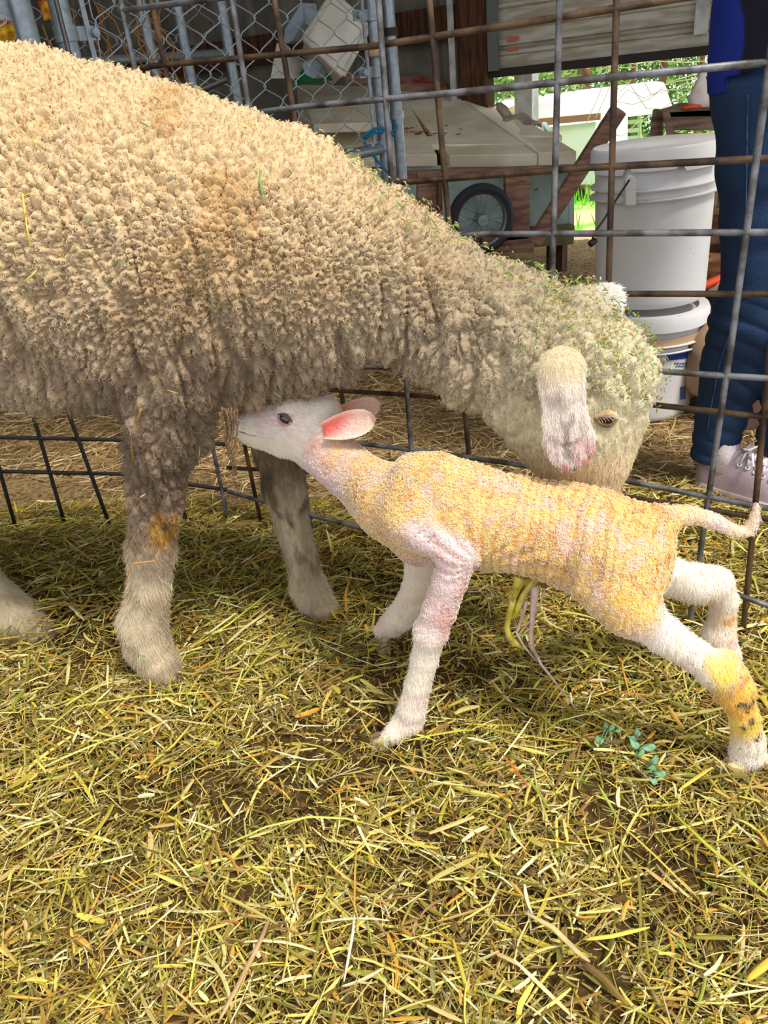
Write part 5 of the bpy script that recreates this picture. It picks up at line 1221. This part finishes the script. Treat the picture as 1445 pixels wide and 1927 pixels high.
bd = Body(); bd.seg(sp_+ZUP*.28+np.array([0, .03, 0]), sp_+ZUP*.33, .095, .09, .03); bd.seg(sp_+ZUP*.25+np.array([0, .07, 0]), sp_+ZUP*.02+np.array([0, .10, 0]), .06, .03, .04); V, F = bd.mesh(.016, 1); fastmesh('hair', V, F, None, mat('brown_hair', (70, 48, 34), .6), pr)
for sg in (-1, 1): mb = MB(); mb.ball(sp_+ZUP*.262+np.array([sg*.03, -.082, 0]), .011, 12); mb.build('eye', mat('eye_white', (230, 225, 220), .2), pr, True)
bdj = pers(0); bdj.seg(hip+ZUP*.02, hip+ZUP*.10, .135, .13, .05, .72); V, F = bdj.mesh(.012, 2); N = vnormals(V, F); fo = 0
wv = V+.02*np.stack([vnoise(V, 10, s)-.5 for s in (1, 2, 3)], -1)
for Lg in (LEG1, LEG2):
    knee = at(*Lg[5][:3]); ank = at(*Lg[-2][:3]); nx = sstep(.14, .08, np.abs(V[:, 0]-knee[0]-.5*(ank[0]-knee[0])*0))
    fo = fo+nx*sstep(.09, .02, np.abs(V[:, 2]-knee[2]))+.8*sstep(.07, .0, np.abs(V[:, 2]-ank[2]-.02))*sstep(.08, .06, np.abs(V[:, 0]-ank[0]))
fold = np.abs(np.sin((wv[:, 2]+.5*wv[:, 0])*math.pi/.035))**.6*np.clip(fo, 0, 1)
fold2 = vnoise(np.stack([V[:, 0]*6, V[:, 1]*6, V[:, 2]*30], -1), 1, 4, 2)
V = V+N*(.006*fold+.006*(fold2-.5)+.0008)[:, None]
V = V-N*(.016*sstep(at(1400, 165, 1.27)[2], at(1400, 165, 1.27)[2]+.02, V[:, 2]))[:, None]
cz = np.where(V[:, 0] < (at(*LEG1[-2][:3])[0]+at(*LEG2[-2][:3])[0])/2, at(*LEG1[-2][:3])[2]-.012, at(*LEG2[-2][:3])[2]-.012)
keep = (V[F][:, :, 2] > cz[F]).any(1); V[:, 2] = np.maximum(V[:, 2], cz); F2 = F[keep]; u_, inv = np.unique(F2, return_inverse=True)
o = fastmesh('jeans', V[u_], inv.reshape(-1, 4), None, m_jeans, pr); sm = o.modifiers.new('s', 'SOLIDIFY'); sm.thickness = .003
for Lg in (LEG1, LEG2):
    mb = MB(); pts = []
    for t_ in np.linspace(.12, .95, 26):
        k_ = t_*(len(Lg)-2); a_ = int(k_); f_ = k_-a_; x, y, Y, r_ = [Lg[a_][c]*(1-f_)+Lg[a_+1][c]*f_ for c in range(4)]
        q, nq = bdj.trace(x-r_*.42, y); pts.append(q+nq*.006)
    mb.tube(pts, .0013, 6); mb.build('seam', mat('faded_seam', (62, 84, 116), .9, c2=(34, 56, 88), nscale=60), pr, True)
# top: navy jacket with royal blue lining showing at the hem
m_top = mat('navy_cloth', attr=True, rough=.9, bump=.3, bscale=300)
bd = Body(); h0 = at(1510, 130, 1.37); bd.seg(h0, h0+ZUP*.10, .130, .130, .04, .80); bd.seg(h0+ZUP*.10, h0+ZUP*.36, .130, .115, .06, .78); bd.seg(h0+ZUP*.36, h0+ZUP*.55, .125, .16, .06, .7)
bd.chain([(1482, 0, 1.38, 97), (1478, 60, 1.38, 100), (1470, 120, 1.38, 104), (1460, 175, 1.38, 106)], .03, 1)
bd.chain([(1560, 60, 1.36, 104), (1570, 190, 1.35, 104)], .03, 1)
for sg in (-1, 1): sh_ = sp_+np.array([sg*.17, 0, 0]); el = sh_+np.array([sg*.05, .03, -.27]); wrp = el+np.array([-sg*.09, -.16, .06]); bd.seg(sh_, el, .06, .048, .03); bd.seg(el, wrp, .048, .034, .02)
V, F = bd.mesh(.013, 2); N = vnormals(V, F); V = V+N*(.010*(vnoise(V*np.array([1, 1, .5]), 16, 9, 2)-.5)+.004)[:, None]
hz = at(1400, 150, 1.27)[2]+.012*np.sin(V[:, 0]*30)
qx, qy = pxy(V); bx_ = at(1376, 60, 1.32)[0]+.02*sstep(.92, .80, V[:, 2]); blue = sstep(0, .004, bx_-V[:, 0])*sstep(1.0, .90, V[:, 2]+.0)
c = lin((22, 20, 34))*(1-blue[:, None])+lin((24, 44, 130))*blue[:, None]
zlim = hz+np.where(V[:, 0] > at(1400, 60, 1.30)[0], .012, -.01)
keep = (V[F][:, :, 2] > zlim[F]).any(1); V[:, 2] = np.maximum(V[:, 2], zlim); F2 = F[keep]; u_, inv = np.unique(F2, return_inverse=True)
o = fastmesh('navy_top', V[u_], inv.reshape(-1, 4), c[u_], m_top, pr); sm = o.modifiers.new('s', 'SOLIDIFY'); sm.thickness = .004
# shoes
m_shoe = mat('mauve_suede', (178, 158, 164), .8, c2=(160, 140, 148), nscale=14, bump=.2, bscale=200); m_sole = mat('white_rubber', (196, 180, 180), .7, c2=(160, 142, 140), nscale=20); m_lace = mat('white_lace', (232, 224, 232), .8, bump=.5, bscale=900); m_sock = mat('white_sock', (226, 212, 214), .9, bump=.4, bscale=300)
def shoe(heel, d, Ls, ankle):
    d = nrm(d); s = np.cross(d, ZUP)
    W = lambda t: (.030+.012*math.sin(math.pi*min(1, t*1.1))+.010*sstep(.4, .75, np.array([t]))[0])*math.sqrt(max(.02, 1-max(0, (t-.78)/.24)**2.2))*math.sqrt(max(.02, 1-max(0, (.10-t)/.11)**2))
    Ht = lambda t: np.interp(t, [0, .08, .25, .4, .6, .78, .92, 1], [.052, .078, .082, .078, .060, .044, .034, .014])
    nt_, K = 30, 20; mb = MB(); V = []
    for i in range(nt_):
        t = i/(nt_-1)
        for j in range(K):
            a = math.pi*j/(K-1); x = math.cos(a); z = math.sin(a)**.75
            top = Ht(t); wd = W(t)*(1-.25*z if t > .5 else 1-.38*z*z); V.append(heel+d*Ls*t+s*x*wd+ZUP*(.016+top*z))
    mb.add(V, [(i*K+j, i*K+j+1, (i+1)*K+j+1, (i+1)*K+j) for i in range(nt_-1) for j in range(K-1)]+[tuple(range(K)), tuple((nt_-1)*K+j for j in range(K-1, -1, -1))]); up = mb.build('shoe', m_shoe, pr, 60)
    mb = MB(); V = []; K2 = 40; 
    ol = [(t, 1) for t in np.linspace(0, 1, K2//2)]+[(t, -1) for t in np.linspace(1, 0, K2//2)]
    for (h_, g) in ((.0, .98), (.002, 1.05), (.018, 1.07), (.022, 1.0)):
        for t, sg in ol: V.append(heel+d*Ls*(t*1.02-.01)+s*sg*(W(t)*g+.002)+ZUP*h_)
    n2 = len(ol); mb.add(V, [(i*n2+j, i*n2+(j+1) % n2, (i+1)*n2+(j+1) % n2, (i+1)*n2+j) for i in range(3) for j in range(n2)]+[tuple(range(n2))[::-1], tuple(3*n2+j for j in range(n2))]); o = mb.build('sole', m_sole, up, 50); o.matrix_parent_inverse = Matrix.Identity(4)
    def surf(t, q, up_=.003):   # q in -1..1 across the top
        a = math.pi/2-q*math.pi/2; z = max(0, math.sin(a))**.75; x = math.cos(a); wd = W(t)*(1-.25*z if t > .5 else 1-.38*z*z); return heel+d*Ls*t+s*x*wd+ZUP*(.016+Ht(t)*z+up_)
    rows = np.linspace(.36, .68, 6)
    for sg in (-1, 1):
        for t in rows:
            p = surf(t, sg*.52, .001); q_ = surf(t, sg*.52, .01)-p; nn = nrm(s*sg*.7+ZUP*.7); mb = MB(); x_ = nrm(np.cross(nn, d)); y_ = np.cross(nn, x_); mb.tube([p+nn*.001+(x_*math.cos(a)+y_*math.sin(a))*.0036 for a in np.linspace(0, 2*math.pi, 12, endpoint=False)], .0013, 6, closed=True); o = mb.build('eyelet', m_lace, up, True); o.matrix_parent_inverse = Matrix.Identity(4)
    mb = MB()
    for a, b in zip(rows[:-1], rows[1:]):
        for sg in (-1, 1): mb.tube([surf(a, sg*.5), surf((a*3+b)/4, sg*.25, .006), surf((a+b)/2, 0, .006+.001*sg), surf((a+3*b)/4, -sg*.25, .006), surf(b, -sg*.5)], .0032, 6, flat=.5)
    t0 = surf(rows[0], 0, .008)
    for sg in (-1, 1):
        lp_ = [t0+s*sg*.028*math.sin(a)+d*.012*(1-math.cos(a))+ZUP*.014*math.sin(a*.5) for a in np.linspace(0, 2*math.pi, 14)]; mb.tube(lp_, .0028, 6, flat=.6)
        mb.tube([t0, t0+s*sg*.02+d*.02, t0+s*sg*.05+d*.035-ZUP*.01], .0026, 6, flat=.6)
    o = mb.build('laces', m_lace, up, True); o.matrix_parent_inverse = Matrix.Identity(4)
    mb = MB(); mb.tube([surf(.3, 0, -.012), surf(.42, 0, .001), surf(.6, 0, .0015), surf(.68, 0, 0)], [.012, .018, .016, .010], 10, flat=.18, up=ZUP); o = mb.build('tongue', m_shoe, up, True); o.matrix_parent_inverse = Matrix.Identity(4)
    mb = MB(); mb.tube([heel+d*.05+ZUP*.055, heel+d*.052+ZUP*.09, ankle+ZUP*.01], [.036, .034, .032], 18); mb.build('sock', m_sock, pr, True)
h1 = gz(1312, 908, .01); t1 = gz(1478, 952, .01); shoe(h1-ZUP*.002, t1-h1, .245, at(1340, 868, 1.39))
h2 = gz(1440, 890, .01); t2 = gz(1590, 985, .01); shoe(h2-ZUP*.002, t2-h2, .245, at(1463, 858, 1.34))
# ================================================================== HAY AND STRAW
m_hay = mat('hay_stem', attr=True, rough=.6, spec=.25)
def straws(P, hd, L, Wd, pitch, curve, pal, r, nseg=4, twist=0):
    n = len(P); t = np.stack([np.cos(hd)*np.cos(pitch), np.sin(hd)*np.cos(pitch), np.sin(pitch)], 1); s = np.stack([-np.sin(hd), np.cos(hd), 0*hd], 1); u = np.cross(t, s)
    u = np.where(u[:, 2:3] < 0, -u, u); V = []
    kink = r.normal(size=n)*.22*(r.random(n) < .5); kp = r.uniform(.3, .7, n)
    ro = r.uniform(0, math.pi, n)
    for i in range(nseg+1):
        q = i/nseg; x = (q-.5)[None] if False else q-.5
        bend = curve*(q*q-q)*L+np.where(q > kp, kink*(q-kp)*L, 0)
        ub = (-np.abs(curve)*.25*(2*q-1)**2)*L*.5
        c = P+t*(L*x)[:, None]+s*bend[:, None]+u*ub[:, None]
        w_ = Wd*(1-.45*abs(2*q-1)**3)
        a_ = np.cos(ro)[:, None]*s+np.sin(ro)[:, None]*u*.8; b_ = -np.sin(ro)[:, None]*s+np.cos(ro)[:, None]*u
        for (x_, y_) in ((1, 0), (0, .42), (-1, 0), (0, -.42)): V.append(c+a_*(w_*x_)[:, None]+b_*(w_*y_)[:, None])
    K = 4*(nseg+1); V = np.stack(V, 1).reshape(-1, 3); b = (np.arange(n)*K)[:, None, None]; F = []
    for i in range(nseg):
        for j in range(4): F.append([i*4+j, i*4+(j+1) % 4, (i+1)*4+(j+1) % 4, (i+1)*4+j])
    F.append([0, 3, 2, 1]); F.append([nseg*4, nseg*4+1, nseg*4+2, nseg*4+3])
    F = (np.array(F)[None]+b).reshape(-1, 4)
    pal = lin(np.array(pal, float)); ci = r.integers(0, len(pal), n); c1 = pal[ci]*(.75+.5*r.random((n, 1))); c2 = pal[r.integers(0, len(pal), n)]
    C = np.empty((n, nseg+1, 4, 3)); 
    for i in range(nseg+1): q = i/nseg; C[:, i] = (c1*(1-.35*q)+c2*.35*q)[:, None]
    return V, F, np.clip(C.reshape(-1, 3), 0, 1)
def panelside(P):   # >0 behind the wire panels
    nl = np.array([-LD[1], LD[0], 0]); nl = nl if nl[1] > 0 else -nl
    return np.minimum((P-PB) @ (-PN), (P-PB) @ nl)
def litter_h(P):
    h = .010+.020*vnoise(P, 5, 101, 2)+.012*vnoise(P, 16, 102, 2)
    h += .050*np.exp(-((P[:, 0]+.75)/.35)**2-((P[:, 1]-1.25)/.20)**2)+.02*np.exp(-((P[:, 0]+.1)/.3)**2-((P[:, 1]-1.28)/.12)**2)+.02*np.exp(-((P[:, 0]-.25)/.12)**2-((P[:, 1]-.88)/.08)**2)
    return h
near_pal = [(214, 198, 104), (196, 178, 66), (172, 156, 52), (146, 136, 50), (226, 214, 146), (204, 190, 112), (122, 112, 42), (236, 224, 172), (178, 150, 70), (104, 100, 38), (206, 150, 56), (146, 108, 58), (140, 148, 56), (222, 198, 92), (96, 76, 40), (120, 92, 52), (200, 170, 110)]
far_pal = [(200, 168, 112), (182, 148, 96), (216, 190, 140), (160, 124, 80), (140, 106, 70), (206, 180, 120), (120, 92, 62), (226, 206, 160)]
def wedge(n, y0, y1, r, xm=1.0):
    y = np.sqrt(r.uniform(y0*y0, y1*y1, n)); x = r.uniform(-1, 1, n)*(.17+.70*y)*xm+.03; return np.stack([x, y, 0*x], 1)
r = np.random.default_rng(77)
# near bedding
P = wedge(64000, .30, 1.62, r, 1.2); bare = vnoise(P, 5.5, 111, 3); spots_ = sum(g_*np.exp(-((P[:, 0]-gz(x_, y_)[0])/w_)**2-((P[:, 1]-gz(x_, y_)[1])/(w_*.8))**2) for x_, y_, w_, g_ in ((1110, 1500, .07, .28), (1230, 1620, .07, .26), (880, 1290, .055, .24), (960, 1400, .05, .15), (170, 1000, .10, .12)))
sp_den = sstep(.66, .52, bare*.9+spots_)
keep = (panelside(P) < .05) & (r.random(len(P)) < .22+.78*sp_den); P = P[keep]; n = len(P)
lay_ = r.random(n)**1.4; P[:, 2] = litter_h(P)*(.15+.95*lay_)
hd = r.uniform(0, 2*math.pi, n)+.0; hd = np.where(r.random(n) < .45, -.35+.9*r.normal(size=n)+1.2*(vnoise(P, 4, 120, 2)-.5)*3, hd)
L = np.clip(np.exp(r.normal(math.log(.036), .50, n)), .010, .13); W_ = np.clip(np.exp(r.normal(math.log(.00135), .42, n)), .0006, .0036)
V, F, C = straws(P, hd, L, W_, r.normal(size=n)*.16, r.normal(size=n)*.16, near_pal, r)
V[:, 2] = np.maximum(V[:, 2], .001)
hay_root = tag(fastmesh('hay_bedding', V, F, C, m_hay, None, False), 'yellow-green hay bedding spread over the pen floor in the foreground', 'hay', kind='stuff')
# fine chaff
P = wedge(46000, .30, 1.62, r, 1.15); P = P[panelside(P) < .05]; n = len(P); P[:, 2] = litter_h(P)*(.2+.85*r.random(n))
V, F, C = straws(P, r.uniform(0, 6.28, n), r.uniform(.004, .022, n), r.uniform(.0003, .0010, n), r.normal(size=n)*.3, r.normal(size=n)*.4, near_pal+[(100, 84, 44), (84, 70, 36)], r, 2)
tag(fastmesh('hay_chaff', V, F, C, m_hay, None, False), 'fine chaff and broken stems sifted between the hay in the pen', 'chaff', kind='stuff')
# straw outside the pen
P = wedge(34000, .95, 3.3, r, 1.15); P = P[panelside(P) > -.02]; n = len(P); P[:, 2] = (.012+.020*vnoise(P, 6, 131, 2))*(.2+.9*r.random(n))
L = np.clip(np.exp(r.normal(math.log(.06), .5, n)), .015, .2); W_ = np.clip(np.exp(r.normal(math.log(.0012), .35, n)), .0006, .0028)
V, F, C = straws(P, r.uniform(0, 6.28, n), L, W_, r.normal(size=n)*.10, r.normal(size=n)*.3, far_pal, r, 3); V[:, 2] = np.maximum(V[:, 2], .001)
tag(fastmesh('straw_litter', V, F, C, m_hay, None, False), 'dry tan straw covering the barn floor beyond the wire panels', 'straw', kind='stuff')
# a few long stems that lie on top
def stem(pts, w_, c, label, z0=.032, c2=None):
    P_ = []
    for i, (x, y) in enumerate(pts): q = gz(x, y, z0+.008*math.sin(i*1.3)); P_.append(q)
    P_ = np.array(P_); m = 5; Q = []
    for i in range(len(P_)-1):
        for t in np.linspace(0, 1, m, endpoint=False): Q.append(P_[i]*(1-t)+P_[i+1]*t)
    Q.append(P_[-1]); mb = MB(); k = len(Q); mb.tube(Q, [w_*(1-.6*abs(2*i/(k-1)-1)**3) for i in range(k)], 8, flat=.5)
    return tag(mb.build('hay_stem', mat('stem', c, .55, c2=c2 or tuple(int(v*.85) for v in c), nscale=20), None, True), label, 'hay stem', 'long stems on top of the hay')
stem([(671, 1590), (668, 1640), (667, 1690), (666, 1722)], .0012, (214, 160, 60), 'thin orange stem pointing straight up the middle of the foreground hay')
stem([(667, 1718), (664, 1755), (656, 1800), (647, 1848)], .0015, (246, 232, 206), 'pale white-tan stem standing out in the middle of the foreground hay')
stem([(420, 1592), (500, 1556), (580, 1537), (650, 1540), (730, 1560)], .0017, (196, 198, 96), 'long curved green stem arching across the foreground left of the middle')
stem([(365, 1215), (430, 1175), (500, 1120), (548, 1085)], .0022, (206, 206, 84), 'long straight yellow-green stem slanting up to the far foreleg')
stem([(415, 1222), (455, 1185), (518, 1140)], .0032, (220, 196, 130), 'broad tan stem lying beside the long yellow-green one')
stem([(760, 1395), (820, 1382), (870, 1374), (895, 1374)], .0018, (190, 184, 60), 'olive stem just right of the lamb\'s near front foot')
stem([(500, 1408), (540, 1420), (580, 1430), (615, 1428)], .0013, (240, 232, 190), 'thin whitish stem left of the lamb\'s near front foot')
stem([(1262, 1525), (1330, 1590), (1390, 1640), (1445, 1685)], .0022, (186, 182, 60), 'thick olive stem slanting to the right edge of the photo')
stem([(985, 1715), (1040, 1745), (1085, 1790), (1110, 1810)], .0030, (206, 190, 130), 'broad tan stem bent down the lower right foreground')
stem([(1098, 1768), (1150, 1762), (1222, 1745)], .0024, (222, 206, 84), 'bright yellow stem lying crosswise in the lower right foreground')
stem([(1405, 1845), (1445, 1812), (1480, 1790)], .0040, (232, 190, 70), 'thick golden stem leaving the photo at the lower right edge')
stem([(945, 1418), (975, 1455), (995, 1482)], .0016, (196, 118, 50), 'thin rusty stem at the edge of the bare soil patch')
stem([(1058, 1250), (1100, 1240), (1180, 1262), (1240, 1268)], .0016, (204, 200, 100), 'pale stem under the lamb\'s outstretched hind leg')
stem([(410, 1925), (450, 1850), (490, 1770), (510, 1720)], .0026, (196, 160, 116), 'long brown-tan stem rising from the bottom edge left of the middle')
stem([(60, 1395), (140, 1330), (260, 1310), (420, 1300)], .0016, (204, 196, 90), 'long thin stem in front of the ewe\'s near forefoot')
stem([(1125, 1475), (1165, 1545)], .0018, (170, 188, 80), 'short green stem at the centre of the bare soil patch')
# soil crumbs
r = np.random.default_rng(31); Pc = wedge(2600, .40, 1.1, r); Pc = Pc[vnoise(Pc, 5.5, 111, 3) > .5]; V = []; F = []
ico = np.array([[1, 0, 0], [-1, 0, 0], [0, 1, 0], [0, -1, 0], [0, 0, 1], [0, 0, -1.]]); fi = [(0, 2, 4), (2, 1, 4), (1, 3, 4), (3, 0, 4), (2, 0, 5), (1, 2, 5), (3, 1, 5), (0, 3, 5)]
n = len(Pc); sz = np.exp(r.normal(math.log(.0028), .5, n)); Pc[:, 2] = .008+.012*r.random(n)
V = (Pc[:, None]+ico[None]*sz[:, None, None]*(.6+.8*r.random((n, 6, 1)))).reshape(-1, 3); F = (np.array(fi)[None]+(np.arange(n)*6)[:, None, None]).reshape(-1, 3)
C = np.repeat(lin((120, 94, 52))*(.5+.9*r.random((n, 1))), 6, 0)
tag(fastmesh('soil_crumbs', V, F, C, m_soil, None, False), 'brown crumbs of soil showing through the hay', 'soil', kind='stuff')
# small grey-green weed sprigs
m_weed = mat('weed_leaf', (128, 168, 128), .6, c2=(100, 145, 104), nscale=40)
def weed(L, label):
    c = gz(L[0][0], L[0][1], .03); e = empty('clover_sprig', (c[0], c[1], .0), label, 'weed'); mb = MB()
    for i, (x, y, a, s) in enumerate(L):
        q = gz(x, y, .036); d = np.array([math.cos(a), math.sin(a), .25]); sd_ = np.array([-math.sin(a), math.cos(a), .1]); m2 = MB(); V = []; K = 16
        for (ring, h_) in ((1, 0), (.5, .0012)):
            for j in range(K): g = 2*math.pi*j/K; V.append(q+d*s*(math.cos(g)*ring)+sd_*s*.62*math.sin(g)*ring*(1-.25*math.cos(g))+ZUP*(h_+.002*math.sin(g*2)))
        V.append(q+ZUP*.001); m2.add(V, [(j, (j+1) % K, K+(j+1) % K, K+j) for j in range(K)]+[(K+j, K+(j+1) % K, 2*K) for j in range(K)]); o = m2.build('leaf', m_weed, e, True); sm = o.modifiers.new('s', 'SOLIDIFY'); sm.thickness = .0008
        mb.tube([q-d*s, (q+np.array([c[0], c[1], .02]))/2, np.array([c[0], c[1], .012])], .0007, 5)
    mb.build('stalk', m_weed, e, True)
weed([(1193, 1398, 1.9, .0085), (1218, 1406, -.4, .010), (1200, 1378, 1.2, .0065), (1187, 1388, 2.6, .006), (1205, 1418, .2, .006)], 'grey-green weed sprig with round leaves on the bare soil, right of the other')
weed([(1128, 1392, -1.7, .0095), (1150, 1370, .4, .006), (1140, 1365, 1.2, .005), (1162, 1375, -.3, .005)], 'small grey-green weed sprig left of the rounder-leaved one')
weed([(1232, 1430, .7, .007), (1225, 1445, 3.4, .007), (1240, 1455, -.8, .008), (1228, 1468, 2.2, .006)], 'lowest of the three grey-green weed sprigs on the bare soil')
# green and straw flecks caught in the fleece
def flecks(n, region, wgt, seed, sz, pal, name, label):
    r = np.random.default_rng(seed); m = wgt(px_, py_)*(((CAM-V_ew)*N_ew).sum(1) > 0); mixf = sample(VD, F_ew, m, n); P = mixf(VD); Nn = mixf(N_ew); Nn /= np.linalg.norm(Nn, axis=1, keepdims=True)
    t = np.cross(Nn, r.normal(size=(n, 3))); t /= np.linalg.norm(t, axis=1, keepdims=True); s = np.cross(Nn, t); L = np.exp(r.normal(math.log(sz), .4, (n, 1))); W = .0006+.0006*r.random((n, 1)); P = P+Nn*.011
    t = t+Nn*r.normal(size=(n, 1))*.35
    V = np.stack([P-t*L, P-t*L*.3+s*W+Nn*.001, P+t*L, P+t*L*.2-s*W+Nn*.0006, P-t*L-Nn*.0008, P-t*L*.3+s*W, P+t*L-Nn*.0008, P+t*L*.2-s*W], 1).reshape(-1, 3)
    F = (np.array([[0, 1, 2, 3], [4, 7, 6, 5], [0, 4, 5, 1], [1, 5, 6, 2], [2, 6, 7, 3], [3, 7, 4, 0]])[None]+(np.arange(n)*8)[:, None, None]).reshape(-1, 4)
    c = lin(np.array(pal, float))[r.integers(0, len(pal), n)]*(.8+.4*r.random((n, 1)))
    return tag(fastmesh(name, V, F, np.repeat(np.clip(c, 0, 1), 8, 0), m_hay, None, False), label, 'chaff', kind='stuff')
V_ew, F_ew, N_ew = VD, EWF, EWN
gp_ = [(126, 148, 84), (150, 168, 100), (106, 134, 70), (196, 184, 116), (176, 156, 84), (140, 122, 70)]
flecks(700, None, lambda x, y: sstep(950, 1080, x)*sstep(800, 700, y)*(head[:] > .15)+.0, 51, .0026, gp_, 'leaf_flecks', 'green chopped leaf flecks caught in the wool on the ewe\'s head')
flecks(300, None, lambda x, y: (x > 650)*(x < 1060)*sstep(140, 20, y-(290+(x-650)*.62)), 52, .003, gp_, 'leaf_flecks', 'green leaf flecks scattered along the top of the ewe\'s neck')
flecks(70, None, lambda x, y: 1.0*(x < 650)*(x > 0), 53, .005, gp_, 'leaf_flecks', 'few bright green leaf scraps on the ewe\'s shoulder and back')
def onewe(L, r_, c, label, name='straw_piece'):
    pts = []
    for x, y in L: q, nq = ew.trace(x, y); pts.append(q+nq*.0135)
    mb = MB(); mb.tube(pts, r_, 6, flat=.6); tag(mb.build(name, mat('piece', c, .6), None, True), label, 'straw')
onewe([(50, 370), (54, 400), (58, 430), (66, 462)], .0013, (226, 208, 90), 'yellow straw hanging on the ewe\'s side near the left edge')
onewe([(44, 378), (62, 370), (82, 374)], .0011, (206, 176, 70), 'short yellow straw crossing the top of the hanging one')
onewe([(52, 524), (64, 516), (76, 504)], .0012, (214, 196, 90), 'small slanted yellow straw lower on the ewe\'s side')
onewe([(12, 760), (30, 758), (50, 757)], .0025, (230, 228, 150), 'pale flat straw stuck to the ewe\'s belly at the left edge')
onewe([(488, 335), (486, 352), (492, 368), (490, 376)], .0015, (118, 156, 72), 'bright green leaf on the ewe\'s shoulder', 'leaf_scrap')
onewe([(276, 755), (272, 780), (264, 790), (262, 830), (264, 860)], .0016, (176, 130, 60), 'brown straw tangled at the top of the ewe\'s near foreleg')
onewe([(250, 1090), (256, 1068), (262, 1052), (290, 1047)], .0014, (206, 150, 70), 'orange-tan straw bent across the ewe\'s near shin')
